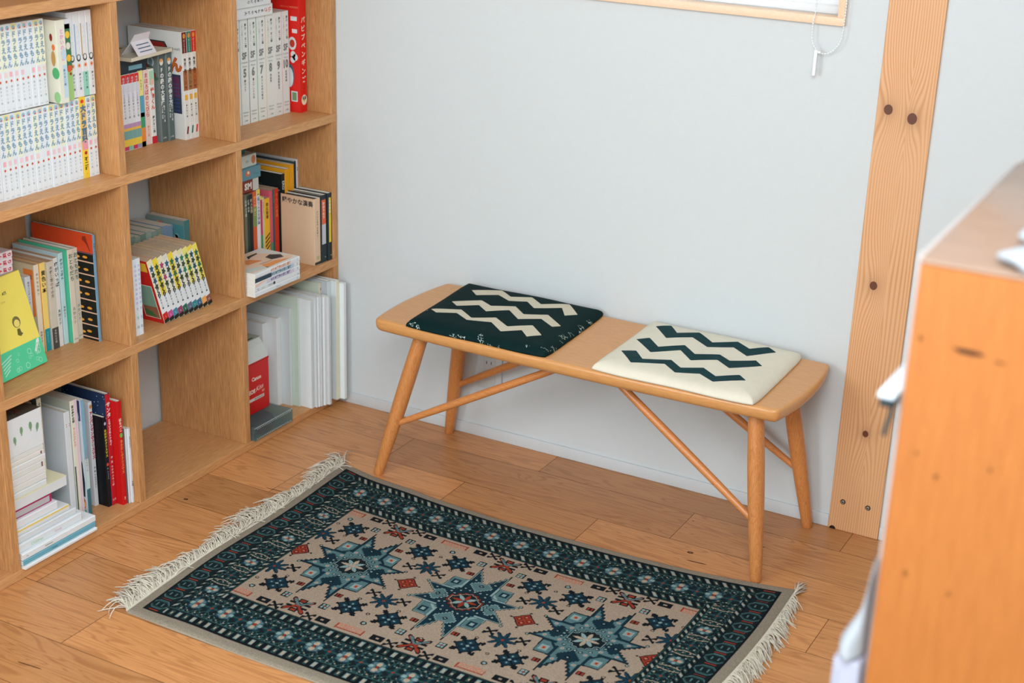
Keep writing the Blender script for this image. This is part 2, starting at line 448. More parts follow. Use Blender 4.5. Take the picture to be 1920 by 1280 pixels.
# ------------------------------------------------------------------ bookshelf
T = 0.0209; PT = 0.395; DP = 0.280
LV = [0.0, 0.3948, 0.7896, 1.1844, 1.5792]; BT = 0.0224
oakY = wood('oak_grain_along', (220, 168, 114), (170, 112, 64), (9, 0.45, 9), 1.0, rough=0.45, spec=0.35, ring=0.10, streak=0.75)
oakZ = wood('oak_grain_upright', (220, 166, 110), (152, 98, 54), (9, 9, 0.35), 1.0, rough=0.45, spec=0.35, ring=0.12, streak=0.85)
shelf = empty('bookshelf', (-DP, -0.0005, 0.0))
tag(shelf, 'open oak cube bookshelf filled with books along the left wall', 'bookshelf')
def spart(mb, name):
    o = mb.obj(name); o.parent = shelf; o.matrix_parent_inverse = Matrix.Translation((DP, 0.0005, 0)); return o
YEND = -0.0008
for i, z in enumerate(LV):
    spart(MB().rbox(-DP, 0, -4*PT-T+0.0, YEND, z+0.0004, z+BT, oakY, 0.0009, 1, False), 'shelf_board')
for k in range(5):
    for i in range(4):
        y1 = YEND - k*PT
        spart(MB().rbox(-DP, -0.0004, y1-T, y1, LV[i]+BT, LV[i+1]+0.0004, oakZ, 0.0008, 1, False), 'divider_panel')
Z1, Z2, Z3 = LV[0]+BT+0.0003, LV[1]+BT+0.0003, LV[2]+BT+0.0003

# ------------------------------------------------------------------ books
def book_mb(w, h, d, spine, cover=None, back=None, hard=False, rnd=0.0012):
    """cover wrap: spine plane at x=0 facing +x, width along +y, height along +z, depth towards -x"""
    cover = cover or spine; back = back or cover
    t = 0.002 if hard else 0.0007
    t = min(t, w*0.2); r = min(rnd, w*0.3)
    poly = [(-d, 0), (-r, 0), (-r*0.3, r*0.3), (0, r), (0, w-r), (-r*0.3, w-r*0.3), (-r, w), (-d, w), (-d, w-t), (-t-r*0.2, w-t), (-t-r*0.2, t), (-d, t)]
    mats = [cover, spine, spine, spine, spine, spine, back, back, PAPERW, PAPERW, PAPERW, cover]
    m = MB(); m.prism(poly, 0, h, 'z', cover, mats); return m
def pages_mb(w, h, d, hard=False, paper=None):
    t = min(0.002 if hard else 0.0007, w*0.2); i = 0.003 if hard else 0.0004
    m = MB(); m.box(-d+i+0.0006, -t-0.0006, t+0.00002, w-t-0.00002, i, h-i, paper or PAPER); return m
SR, SU = (0, 1, 0), (0, 0, 1)          # right / up on the spine (faces +x)
def vtext(m, s, yc, ztop, size, mat, pitch=1.05, bold=0.015, x=0.00025, sx=1.0):
    z = ztop
    for c in s:
        if c in 'ー・': 
            m.quadp((x, yc, z-size*0.55), SR, SU, -size*0.05, size*0.05, -size*0.3 if c == 'ー' else -size*0.08, size*0.3 if c == 'ー' else size*0.08, mat)
        elif c != ' ':
            m.text(c, (x, yc, z-size*0.85), SR, SU, size, mat, bold=bold, sx=sx)
        z -= size*pitch*(0.5 if c in ' ・' else 1)
    return z
def rtext(m, s, yc, ztop, size, mat, bold=0.01, x=0.00025):
    """latin lettering turned to read down the spine"""
    m.text(s, (x, yc-size*0.33, ztop), (0, 0, -1), (0, 1, 0), size, mat, 'l', bold)
def band(m, w, z0, z1, mat, y0=0.0, y1=None, x=0.0001):
    m.quadp((x, 0, 0), SR, SU, y0+0.0002, (w if y1 is None else y1)-0.0002, z0, z1, mat)
CN = {}
def book(label, x, y, z, w, h, d, spine, cover=None, back=None, hard=False, deco=None, side=None, rot=(0,0,0), group=None, cat='book', name='book', paper=None):
    """x,y,z = spine plane, left edge, underside"""
    if group: CN[group] = CN.get(group, 0)+1
    r = empty(name, (x, y, z), rot)
    tag(r, label, cat, group)
    m = book_mb(w-0.0003, h, d, spine, cover, back, hard)
    if deco: deco(m, w, h)
    if side: side(m, w, h, d)
    m.obj('cover', r)
    pages_mb(w-0.0003, h, d, hard, paper).obj('page_block', r)
    return r
FR = (1, 0, 0)                          # right on the left cover face (faces -y)
def face(m, d, a0, a1, b0, b1, mat, y=-0.00015):
    m.quadp((-d, y, 0), FR, SU, a0, a1, b0, b1, mat)

# ---- top row right: white numbered volumes
SFW = C(226, 230, 226); GREY = C(122, 124, 120); DK = C(34, 36, 38)
ys = [-0.276, -0.264+0.0, -0.231, -0.198, -0.162, -0.126, -0.0955, -0.064]
sub = {'5': '夢カメラ', '6': '異人アンドロ氏', '7': 'ポストの中の明日', '8': '流血鬼', '9': '宇宙船製造法', '10': '征地球論'}
edge = {'5': (110, 165, 190), '6': (90, 100, 105), '7': (60, 165, 100), '8': (238, 190, 120), '9': (232, 235, 230), '10': (230, 170, 180)}
what = {'5': 'with pale blue edge', '6': 'with dark grey edge', '7': 'with green edge', '8': 'with orange edge', '9': 'with plain white edges', '10': 'with pink edge'}
def sfdeco(num):
    def f(m, w, h):
        c = w/2+0.001
        band(m, w, 0.0, h, C(*edge[num]), 0, 0.0022)
        vtext(m, '藤子・F・不二雄', c+0.0065, h-0.012, 0.0078, DK, 1.1)
        vtext(m, '少年SF短編コンプリートワークス', c-0.0065, h-0.012, 0.0046, GREY, 1.05, 0.0)
        m.text('SF', (0.0003, c, h-0.0985), SR, SU, 0.022, GREY, bold=0.045, sx=0.85)
        m.text('Complete', (0.0003, c, h-0.109), SR, SU, 0.0062, GREY, bold=0.0)
        m.text('Works', (0.0003, c, h-0.119), SR, SU, 0.0062, GREY, bold=0.0)
        m.text(num, (0.0003, c, h-0.143), SR, SU, 0.028, GREY, bold=0.05, sx=0.8)
        vtext(m, sub[num], c, h-0.150, 0.0070, DK, 1.08)
        m.text('Ultimate', (0.0003, c, 0.028), SR, SU, 0.0062, GREY)
        m.text('Edition', (0.0003, c, 0.020), SR, SU, 0.0062, GREY)
        m.text('小学館', (0.0003, c, 0.0075), SR, SU, 0.0042, DK)
    return f
g = 'white numbered volumes in the top right cube'
book('tall white volume half hidden behind the shelf divider in the top right cube', -0.1025, -0.297, Z3, 0.033, 0.261, 0.172, SFW, deco=lambda m, w, h: (vtext(m, '藤子・F・不二雄', 0.027, h-0.02, 0.0078, DK), band(m, w, 0, h, SFW)), group=g)
for i, n in enumerate(['5', '6', '7', '8', '9', '10']):
    y0, y1 = ys[i+1], ys[i+2]
    book('tall white volume numbered %s %s in the top right cube' % (n, what[n]), -0.1025, y0, Z3, y1-y0, 0.262, 0.172, SFW, deco=sfdeco(n), group=g, paper=PAPERW)
# red picture book beside them
RED = C(225, 34, 26)
def rdeco(m, w, h):
    vtext(m, 'パピプペンギンズ', w*0.55, h-0.052, 0.0165, C(245, 225, 205), 1.32, 0.03)
    vtext(m, 'ぴぷ・ぺんぎん', w*0.55, 0.108, 0.006, C(150, 30, 22), 1.6)
    m.disc((0.0003, 0, 0), SR, SU, w*0.55, 0.032, 0.0115, 0.0135, C(232, 228, 205), 24)
    for a, b, c in ((-0.004, 0.004, (70, 120, 110)), (0.004, 0.004, (60, 70, 120)), (0, -0.001, (225, 180, 60))):
        m.disc((0.0005, 0, 0), SR, SU, w*0.55+a, 0.033+b, 0.003, 0.005, C(*c))
def rside(m, w, h, d):
    wh = C(222, 226, 226)
    for b0, b1, a0 in ((0.236, 0.247, 0.012), (0.205, 0.215, 0.016)): face(m, d, d-0.030+a0-0.008, d-0.006, b0, b1, wh)
    m.disc((-d, -0.0003, 0), FR, SU, d-0.022, 0.178, 0.013, 0.017, wh); m.disc((-d, -0.0005, 0), FR, SU, d-0.022, 0.178, 0.008, 0.010, C(190, 60, 40))
    for q in ((-0.02, 0.150), (-0.013, 0.143), (-0.021, 0.137)): m.disc((-d, -0.0003, 0), FR, SU, d+q[0], q[1], 0.008, 0.009, wh)
    m.disc((-d, -0.0003, 0), FR, SU, d-0.030, 0.095, 0.013, 0.030, C(70, 100, 120)); m.disc((-d, -0.0005, 0), FR, SU, d-0.032, 0.090, 0.012, 0.026, wh)
    face(m, d, d-0.028, d-0.008, 0.028, 0.055, wh); face(m, d, d-0.025, d-0.011, 0.031, 0.052, C(120, 150, 110), -0.0004)
    m.text('パピペンと 地球防衛隊', (-0.03, -0.0004, 0.268), FR, SU, 0.0055, C(240, 150, 120))
book('thick red picture book with white lettering at the right end of the top right cube', -0.0745, -0.058, Z3, 0.031, 0.298, 0.195, RED, deco=rdeco, side=rside, hard=True)
# volumes lying flat on the white set (spine towards the room)
def flat(label, xf, yl, yr, z, t, d, spine, deco=None, cover=None, group=None, cat='book', rz=0.0, hard=False, paper=None, name='book', topdeco=None):
    """book lying flat: spine faces +x along y, thickness along z; local +z runs along the spine"""
    L_ = yr-yl
    r = empty(name, (xf, yl, z), (0, 0, rz)); tag(r, label, cat, group)
    m = MB(); th = 0.002 if hard else 0.0008; th = min(th, t*0.2); rr = min(0.0015, t*0.3)
    poly = [(-d, 0), (-rr, 0), (0, rr), (0, t-rr), (-rr, t), (-d, t), (-d, t-th), (-th-rr*0.3, t-th), (-th-rr*0.3, th), (-d, th)]
    cover = cover or spine
    m.prism(poly, 0, L_, 'y', cover, [cover, spine, spine, spine, cover, cover, PAPERW, PAPERW, PAPERW, cover])
    if deco: deco(m, L_, t)
    if topdeco: topdeco(m, L_, t, d)
    m.obj('cover', r)
    i = 0.003 if hard else 0.0006
    MB().box(-d+i, -th-0.0008, i, L_-i, th+0.00002, t-th-0.00002, paper or PAPERW).obj('page_block', r)
    return r
def ht(m, s, y, t, size, mat, bold=0.01, al='c'):
    m.text(s, (0.00025, y, t/2-size*0.33), SR, SU, size, mat, al, bold)
def hjp(m, s, y, t, size, mat, pitch=1.1, bold=0.015):
    """japanese characters turned on their side along a flat spine, first character at the right"""
    for c in s:
        if c != ' ': m.text(c, (0.00025, y, t/2), (0, 0, -1), (0, 1, 0), size, mat, 'c', bold)
        y -= size*pitch
def f1(m, L_, t):
    hjp(m, '仏さ', L_-0.016, t, 0.0135, C(225, 90, 60), 1.15)
    hjp(m, 'まもずやど大', L_-0.045, t, 0.010, DK, 1.3)
zz = Z3+0.2625
flat('white volume lying flat directly on the numbered white set, red and black lettering', -0.092, -0.312, -0.143, zz, 0.0275, 0.13, C(226, 230, 230), f1, group='volumes lying on the white set')
flat('white volume lying flat on top of another, half cut off by the frame', -0.085, -0.330, -0.158, zz+0.0277, 0.026, 0.13, C(222, 228, 228), lambda m, L_, t: hjp(m, 'くまやどり', L_-0.04, t, 0.010, DK, 1.3), group='volumes lying on the white set')

# ---- top row middle
JP1 = '大長編'
Ared = C(215, 48, 40); Ablue = C(92, 98, 150)
def adeco(k):
    def f(m, w, h):
        band(m, w, 0.155, h-0.001, Ared)
        for q, c in ((0.168, '大'), (0.150, '長'), (0.132, '編')): pass
        vtext(m, 'のび太の恐竜', w/2, h-0.006, 0.0075, C(210, 214, 232), 1.02, 0.03, x=0.0004)
        band(m, w, 0.135, 0.150, C(225, 226, 232), x=0.0002); vtext(m, 'まんが版', w/2, 0.132, 0.0055, C(120, 125, 140), 1.0)
        vtext(m, '藤子不二雄', w/2, 0.108, 0.0055, C(120, 125, 130), 1.3)
        band(m, w, 0.052, 0.062, C(190, 150, 190)); band(m, w, 0.046, 0.052, C(240, 190, 80))
        band(m, w, 0.026, 0.046, C(120, 170, 165)); band(m, w, 0.010, 0.026, C(240, 205, 70)); band(m, w, 0.001, 0.010, [C(160, 130, 180), C(200, 60, 110), C(130, 200, 170), C(205, 50, 90), C(150, 150, 180)][k])
    return f
A0 = -0.651
nm = ['leftmost, half hidden by the divider', 'second from the divider', 'third from the divider', 'fourth from the divider', 'fifth from the divider']
g = 'red topped comic volumes in the top middle cube'
for k in range(5):
    book('red topped comic with rainbow foot, top middle cube, ' + nm[k], -0.146, A0+k*0.0145, Z3, 0.0145, 0.176, 0.113, C(228, 230, 236), deco=adeco(k), group=g, paper=PAPERB)
def mc(m, w, h):
    band(m, w, 0.12, h-0.001, C(238, 226, 140)); band(m, w, 0.07, 0.12, C(90, 165, 190)); band(m, w, 0.045, 0.08, C(60, 160, 110)); band(m, w, 0.0, 0.045, C(235, 140, 60)); band(m, w, 0.0, 0.012, C(240, 210, 70))
    vtext(m, 'わんぱく', w/2, h-0.02, 0.006, C(60, 90, 130), 1.1)
book('comic volume with yellow, blue and orange spine in the top middle cube', -0.146, -0.5785, Z3, 0.0135, 0.178, 0.113, C(228, 214, 150), deco=mc, paper=PAPERB)
def mb2(m, w, h):
    band(m, w, 0.03, h-0.03, C(150, 175, 200)); vtext(m, 'のび太', w/2, 0.14, 0.005, C(90, 70, 110), 1.1)
book('slim pale blue comic volume squeezed in the top middle cube', -0.151, -0.565, Z3, 0.0075, 0.176, 0.113, C(178, 195, 205), deco=mb2)
def mp1(m, w, h):
    vtext(m, 'まほろばのとびら', w/2, h-0.008, 0.0125, C(205, 60, 75), 1.05, 0.02); vtext(m, '藤子二郎', w/2, 0.045, 0.0062, C(220, 120, 100), 1.1)
book('pale pink volume with curly red lettering in the top middle cube', -0.151, -0.557, Z3, 0.0165, 0.177, 0.125, C(232, 208, 196), deco=mp1, paper=PAPERB)
def mp2(m, w, h):
    band(m, w, 0.14, h-0.004, C(175, 215, 185)); m.disc((0.0005,0,0), SR, SU, w/2, 0.146, 0.0055, 0.008, C(240, 190, 170))
    vtext(m, '怪物くん', w/2, 0.132, 0.0125, C(220, 80, 50), 1.05, 0.04); vtext(m, '藤子不二雄', w/2, 0.066, 0.0075, DK, 1.12); band(m, w, 0.0, 0.017, C(205, 35, 50))
book('white volume with orange lettering and red foot in the top middle cube', -0.149, -0.5403, Z3, 0.0172, 0.176, 0.125, C(232, 234, 230), deco=mp2, paper=PAPERB)
GR = C(112, 126, 124); GRD = C(84, 100, 100)
def gd(t):
    def f(m, w, h):
        band(m, w, 0.0, h-0.001, GRD, 0.0035)
        m.disc((0.0004,0,0), SR, SU, w/2+0.001, h-0.022, 0.006, 0.008, C(230, 224, 210)); m.disc((0.0006,0,0), SR, SU, w/2, h-0.018, 0.005, 0.004, C(225, 160, 90))
        vtext(m, t, w/2+0.001, h-0.034, 0.0132, C(235, 238, 236), 1.0, 0.03, x=0.0004)
        vtext(m, '藤子・F・不二雄', w/2+0.004, 0.085, 0.0052, C(225, 228, 226), 1.05, x=0.0004); vtext(m, '大全集 別巻', w/2-0.003, 0.085, 0.0052, C(225, 228, 226), 1.05, x=0.0004)
        m.text('小学館', (0.0004, w/2, 0.008), SR, SU, 0.0042, C(225, 228, 226))
    return f
def gside(m, w, h, d):
    cs = [(196, 200, 188), (120, 70, 60), (70, 110, 90), (215, 170, 90), (90, 130, 150), (160, 170, 160)]
    rr = random.Random(5)
    m.disc((-d, -0.0003, 0), FR, SU, d-0.022, h-0.022, 0.010, 0.012, C(196, 205, 205), 18); m.disc((-d, -0.0004, 0), FR, SU, d-0.022, h-0.022, 0.006, 0.009, C(110, 140, 150), 18)
    for i in range(26):
        m.disc((-d, -0.0003-0.00001*i, 0), FR, SU, d-0.006-rr.random()*0.09, h-0.01-rr.random()*0.12, 0.003+rr.random()*0.006, 0.003+rr.random()*0.006, C(*rr.choice(cs)), 9)
book('tall grey volume with white spine lettering in the top middle cube, left of its pair', -0.140, -0.5178, Z3, 0.0205, 0.211, 0.13, GR, deco=gd('Fの森の大冒険'), side=gside)
book('tall grey volume with white spine lettering in the top middle cube, right of its pair', -0.136, -0.4955, Z3, 0.0205, 0.211, 0.13, GR, deco=gd('Fの森の歩き方'))
def td(c1, c2):
    def f(m, w, h):
        band(m, w, h-0.050, h-0.001, C(*c1)); m.disc((0.0005,0,0), SR, SU, w/2, h-0.010, 0.0045, 0.006, C(225, 150, 70))
        vtext(m, 'ぼくドラえもん', w/2, h-0.018, 0.0048, C(235, 225, 210), 1.0, x=0.0005)
        vtext(m, '完全復刻', w/2, h-0.062, 0.0075, DK, 1.1, 0.04); band(m, w, h-0.138, h-0.090, C(*c2)); vtext(m, 'マーシャ', w/2, h-0.092, 0.0105, C(110, 60, 30), 1.05, 0.03, x=0.0005)
        band(m, w, 0.095, 0.108, C(232, 180, 60), 0.003, w-0.003); vtext(m, '藤子不二雄', w/2, 0.085, 0.005, DK, 1.3)
        m.polyp((0.0004,0,0), SR, SU, [(0.004, 0.014), (0.009, 0.014), (0.0125, 0.032), (0.0075, 0.032)], C(*c1))
    return f
def tside(m, w, h, d):
    face(m, d, d-0.052, d-0.008, 0.062, 0.155, C(50, 60, 88)); face(m, d, d-0.048, d-0.012, 0.10, 0.150, C(96, 52, 84), -0.0003)
    for i in range(8): face(m, d, d-0.047, d-0.013, 0.068+i*0.009, 0.070+i*0.009, C(60, 82, 118), -0.0004)
    m.text('ん', (-0.020, -0.0006, 0.165), FR, SU, 0.036, C(196, 52, 32), bold=0.07); m.text('ん', (-0.020, -0.0009, 0.165), FR, SU, 0.036, C(190, 112, 40), bold=0.02)
    m.polyp((-d, -0.0004, 0), FR, SU, [(d-0.105, 0.206), (d-0.052, 0.206), (d-0.044, 0.218), (d-0.052, 0.230), (d-0.105, 0.230)], C(40, 62, 54)); m.polyp((-d, -0.0006, 0), FR, SU, [(d-0.105, 0.209), (d-0.055, 0.209), (d-0.049, 0.218), (d-0.055, 0.227), (d-0.105, 0.227)], C(150, 40, 34))
    m.text('定価 450円', (-0.040, -0.0004, 0.212), FR, SU, 0.0072, INK, 'l'); m.text('●', (-0.04, -0.0004, 0.206), FR, SU, 0.003, INK, 'l')
TW = C(226, 230, 228)
for (lab, y, c1, c2) in (('maroon', -0.4665, (110, 34, 34), (170, 110, 70)), ('teal', -0.4495, (40, 128, 112), (160, 120, 80)), ('bright red', -0.4334, (216, 44, 34), (176, 104, 60))):
    book('tall white magazine with %s spine head in the top middle cube' % lab, -0.110, y, Z3, 0.0162, 0.256, 0.165, TW, deco=td(c1, c2), side=tside if lab == 'maroon' else None, group='tall white magazines in the top middle cube')
# row behind (only tops and faces show): a dark box and blue book that carry the display stand
book('dark teal book standing behind the red topped comics under the display stand', -0.150, -0.6505, Z3+0.1765, 0.105, 0.0345, 0.09, C(30, 48, 58), cover=C(34, 56, 66), deco=lambda m, w, h: (band(m, w, 0.006, 0.016, C(120, 175, 195), 0.045, 0.09),), name='boxed_book')
# cream display stand with a folded note card on it
st = MB()
cr = pmat('cream_lacquer', (214, 208, 186), 0.4, 0.4); crd = pmat('cream_edge', (186, 168, 134), 0.5, 0.3)
sq = [(-0.104, -0.645), (-0.125, -0.483), (-0.215, -0.495), (-0.196, -0.652)]
st.prism([(a, b) for a, b in sq], Z3+0.2125, Z3+0.2205, 'z', cr)
sto = tag(st.obj('display_stand'), 'cream square display stand resting on the books in the top middle cube', 'display stand')
lc = MB(); lw = C(228, 226, 232)
ZS = Z3+0.2207
def tilt(p, a):
    c, s_ = math.cos(a), math.sin(a); return (p[0]*c-p[1]*s_, p[0]*s_+p[1]*c, p[2])
CX, CY = -0.135, -0.585
def L3(x, y, z): q = tilt((x, y, 0), 0.14); return (CX+q[0], CY+q[1], ZS+z)
hw = 0.036
a, b_, c_, d_ = L3(0.024, -hw, 0), L3(0.024, hw, 0), L3(0.004, hw, 0.030), L3(0.004, -hw, 0.030)
e_, f_ = L3(0.014, hw*0.8, 0.047), L3(0.014, -hw*0.9, 0.047)
g_, h_ = L3(-0.022, hw, 0), L3(-0.022, -hw, 0)
def slab(m, q, t, mat):
    q = [Vector(p) for p in q]; n = (q[1]-q[0]).cross(q[3]-q[0]).normalized()*t
    v = q + [p-n for p in q]
    m.add(v, [(0,1,2,3), (7,6,5,4), (0,4,5,1), (1,5,6,2), (2,6,7,3), (3,7,4,0)], mat)
slab(lc, [a, b_, c_, d_], 0.0012, lw); slab(lc, [d_, c_, e_, f_], 0.0012, lw); slab(lc, [g_, h_, d_, c_], 0.0012, lw)
A, B, D = Vector(a), Vector(b_), Vector(d_)
nrm = (B-A).cross(D-A).normalized()*0.0004
for i in range(3):
    z0 = 0.22+i*0.24
    q = [A + (B-A)*0.18 + (D-A)*z0 + nrm, A + (B-A)*0.86 + (D-A)*z0 + nrm, A + (B-A)*0.86 + (D-A)*(z0+0.06) + nrm, A + (B-A)*0.18 + (D-A)*(z0+0.06) + nrm]
    lc.add(q, [(0,1,2,3)], C(70, 96, 128))
tag(lc.obj('folded_note_card'), 'small folded white note card with blue lines standing on the cream display stand', 'card')

# ---- top row left: two rows of slim white comic volumes
MBL = C(122, 158, 182); MW = C(230, 236, 240); MY = C(240, 226, 150)
def manga_deco(v):
    def f(m, w, h):
        acc = [C(238, 224, 140), C(222, 234, 240), C(240, 214, 196), C(232, 238, 226), C(214, 226, 236)][v]
        band(m, w, h-0.013, h-0.001, acc)
        m.disc((0.0004,0,0), SR, SU, w/2, h-0.008, 0.0045, 0.0045, C(150, 185, 205)); m.disc((0.0006,0,0), SR, SU, w*0.6, h-0.0105, 0.002, 0.0016, C(215, 70, 70))
        band(m, w, 0.083, h-0.014, C(238, 240, 214) if v in (0, 3) else MW)
        vtext(m, 'ドラえもん', w/2, h-0.015, 0.0135, MBL, 1.09, 0.05, x=0.0004, sx=0.85)
        m.quadp((0.0004,0,0), SR, SU, w*0.25, w*0.75, 0.070, 0.080, [C(240,205,212), C(240,180,190), MW, C(242,214,206), C(236,200,210)][v])
        m.disc((0.0004,0,0), SR, SU, w/2, 0.062, 0.0030, 0.0033, C(235, 190, 160)); m.disc((0.0006,0,0), SR, SU, w/2, 0.062, 0.0019, 0.0021, C(190, 30, 50))
        vtext(m, '藤子不二雄', w/2, 0.053, 0.0046, C(120, 125, 135), 1.65, 0.0)
        m.text('小学館', (0.0004, w/2, 0.004), SR, SU, 0.0026, C(150, 160, 170))
    return f
protos = []
def manga_proto(v, label, x, y, z, w, group):
    return book(label, x, y, z, w, 0.1745, 0.113, MW, deco=manga_deco(v), group=group, name='comic_volume', cat='book')
ORD = ['rightmost', 'second', 'third', 'fourth', 'fifth', 'sixth', 'seventh', 'eighth', 'ninth', 'tenth', 'eleventh', 'twelfth', 'thirteenth', 'fourteenth', 'fifteenth', 'sixteenth', 'seventeenth', 'eighteenth', 'nineteenth', 'twentieth', 'twenty-first', 'twenty-second', 'twenty-third', 'twenty-fourth']
low = [-1.177, -1.162, -1.1465, -1.131, -1.1155, -1.1005, -1.0841, -1.0698, -1.0544, -1.0423, -1.026, -1.0112, -0.9948, -0.9785, -0.9601, -0.947, -0.9319, -0.9179, -0.8991, -0.8864, -0.8705, None, -0.842, -0.8268]
low = [v for v in low if v is not None and v > -1.12]
gl_ = 'slim white comic volumes in the lower row of the top left cube'
n = len(low)
PR = {}
WD = 0.0148
def place_manga(v, x, y, z, label, group, rot=None):
    if v not in PR:
        PR[v] = manga_proto(v, label, x, y, z, WD, group); return PR[v]
    o = dup(PR[v], (x, y, z), label); o['group'] = group; return o
# lower row packed without overlaps; widths follow the dots in the picture
cent = sorted(low)
yc = -0.8195
rowlow = []
for i in range(21):
    if i == 2: rowlow.append(('Y', yc-0.0175)); yc -= 0.0178; continue
    yc -= WD+0.0003; rowlow.append(('N', yc))
for i, (k, y) in enumerate(rowlow):
    if y < -1.135: break
    pos = ORD[i] + (' from the right' if i else '')
    if k == 'Y':
        def yd(m, w, h):
            band(m, w, 0.062, 0.082, C(235, 160, 175)); band(m, w, 0.082, h-0.020, C(236, 196, 110)); vtext(m, '大ドラ百科', w/2, h-0.018, 0.0155, C(78, 120, 150), 1.06, 0.07, x=0.0004)
            m.disc((0.0005,0,0), SR, SU, w*0.4, h-0.010, 0.005, 0.004, C(225, 70, 50)); m.disc((0.0005,0,0), SR, SU, w/2, 0.055, 0.0038, 0.0038, C(175, 30, 50))
            vtext(m, '不二雄・', w/2, 0.046, 0.0098, C(60, 50, 20), 1.05, 0.04, x=0.0004)
        book('bright yellow comic volume in the lower row of the top left cube', -0.050, y, Z3, 0.0172, 0.1765, 0.113, C(244, 206, 62), deco=yd, name='comic_volume', group=gl_)
        continue
    place_manga([0, 1, 2, 3, 4, 1, 0, 4][i % 8], -0.051 + 0.0008*((i*7) % 3), y, Z3, 'slim white comic with blue lettering, %s, lower row of top left cube' % pos, gl_)
ZU = Z3+0.1770
gu = 'slim white comic volumes in the upper row of the top left cube'
yc = -0.9505
for i in range(13):
    yc -= WD+0.0001
    if yc < -1.16: break
    pos = ORD[i] + (' from the right' if i else '')
    place_manga([3, 0, 1, 2, 4, 0, 1][i % 7], -0.052 + 0.0008*((i*5) % 3), yc, ZU, 'slim white comic with blue lettering, %s, upper row of top left cube' % pos, gu)
def u1(m, w, h):
    vtext(m, 'とかいのねこ', w/2+0.002, h-0.018, 0.0105, C(226, 150, 196), 1.05, 0.04); band(m, w, 0.01, 0.078, C(190, 214, 224), w*0.45, w-0.001); m.disc((0.0005,0,0), SR, SU, w*0.7, 0.10, 0.007, 0.012, C(190, 210, 225)); vtext(m, '藤子不二雄', w*0.62, 0.07, 0.006, C(90, 130, 150), 1.2, x=0.0005)
def u1s(m, w, h, d):
    m.disc((-d, -0.0004, 0), FR, SU, d-0.010, 0.115, 0.0045, 0.0065, C(232, 120, 60)); m.disc((-d, -0.0003, 0), FR, SU, d-0.015, 0.135, 0.004, 0.008, C(140, 40, 30))
    m.disc((-d, -0.0003, 0), FR, SU, d-0.012, 0.092, 0.006, 0.016, C(196, 150, 84)); m.disc((-d, -0.0003, 0), FR, SU, d-0.008, 0.062, 0.010, 0.012, C(80, 175, 110)); m.disc((-d, -0.0003, 0), FR, SU, d-0.008, 0.012, 0.009, 0.012, C(150, 200, 140))
book('cream comic volume with pink lettering in the upper row of the top left cube', -0.030, -0.9395, ZU, 0.0255, 0.170, 0.115, C(226, 226, 208), deco=u1, side=u1s, name='comic_volume')
def u2(m, w, h):
    band(m, w, 0.0, 0.062, C(160, 200, 120)); band(m, w, 0.062, h-0.010, C(60, 120, 84)); band(m, w, h-0.02, h, C(225, 230, 236))
    for q, c in ((h-0.032, (240, 200, 60)), (h-0.080, (240, 190, 50)), (0.066, (225, 90, 50)), (h-0.055, (225, 225, 210))): m.disc((0.0005,0,0), SR, SU, w*0.62, q, 0.0065, 0.0075, C(*c))
    m.disc((0.0007,0,0), SR, SU, w*0.72, 0.055, 0.003, 0.003, C(150, 30, 40))
book('leaf green comic volume with yellow lettering in the upper row of the top left cube', -0.040, -0.9130, ZU, 0.0225, 0.168, 0.115, C(120, 170, 110), deco=u2, name='comic_volume')
qc = [(228, 130, 120), (150, 180, 205), (190, 170, 130), (170, 190, 196)]
for i in range(4):
    def qd(m, w, h, i=i):
        band(m, w, 0.085, h-0.025, C(*qc[i]), 0.001, 0.005); vtext(m, 'オバケの', w*0.6, h-0.028, 0.0095, C(214, 224, 232), 1.1, 0.05)
        m.disc((0.0005,0,0), SR, SU, w*0.55, 0.082, 0.006, 0.0075, C(50, 54, 60), 20); m.disc((0.0007,0,0), SR, SU, w*0.55, 0.083, 0.0038, 0.005, C(226, 232, 232), 20)
        m.disc((0.0005,0,0), SR, SU, w*0.55, 0.066, 0.0045, 0.0048, C(238, 180, 140)); m.disc((0.0007,0,0), SR, SU, w*0.55, 0.066, 0.0018, 0.0022, C(200, 60, 40))
        if i == 2: band(m, w, 0.0, 0.052, C(150, 214, 196))
        vtext(m, '藤子不二雄', w*0.6, 0.050, 0.0055, C(90, 96, 110), 1.35, x=0.0005)
    book('white comic with black ring mark, %s upper row, top left cube' % ['fourth from the right', 'third from the right', 'second from the right', 'rightmost'][i], -0.049+0.0006*i, -0.8895+i*0.0176, ZU, 0.0172, 0.178, 0.113, C(228, 232, 236), deco=qd, name='comic_volume', group='ring marked comic volumes in the top left cube')

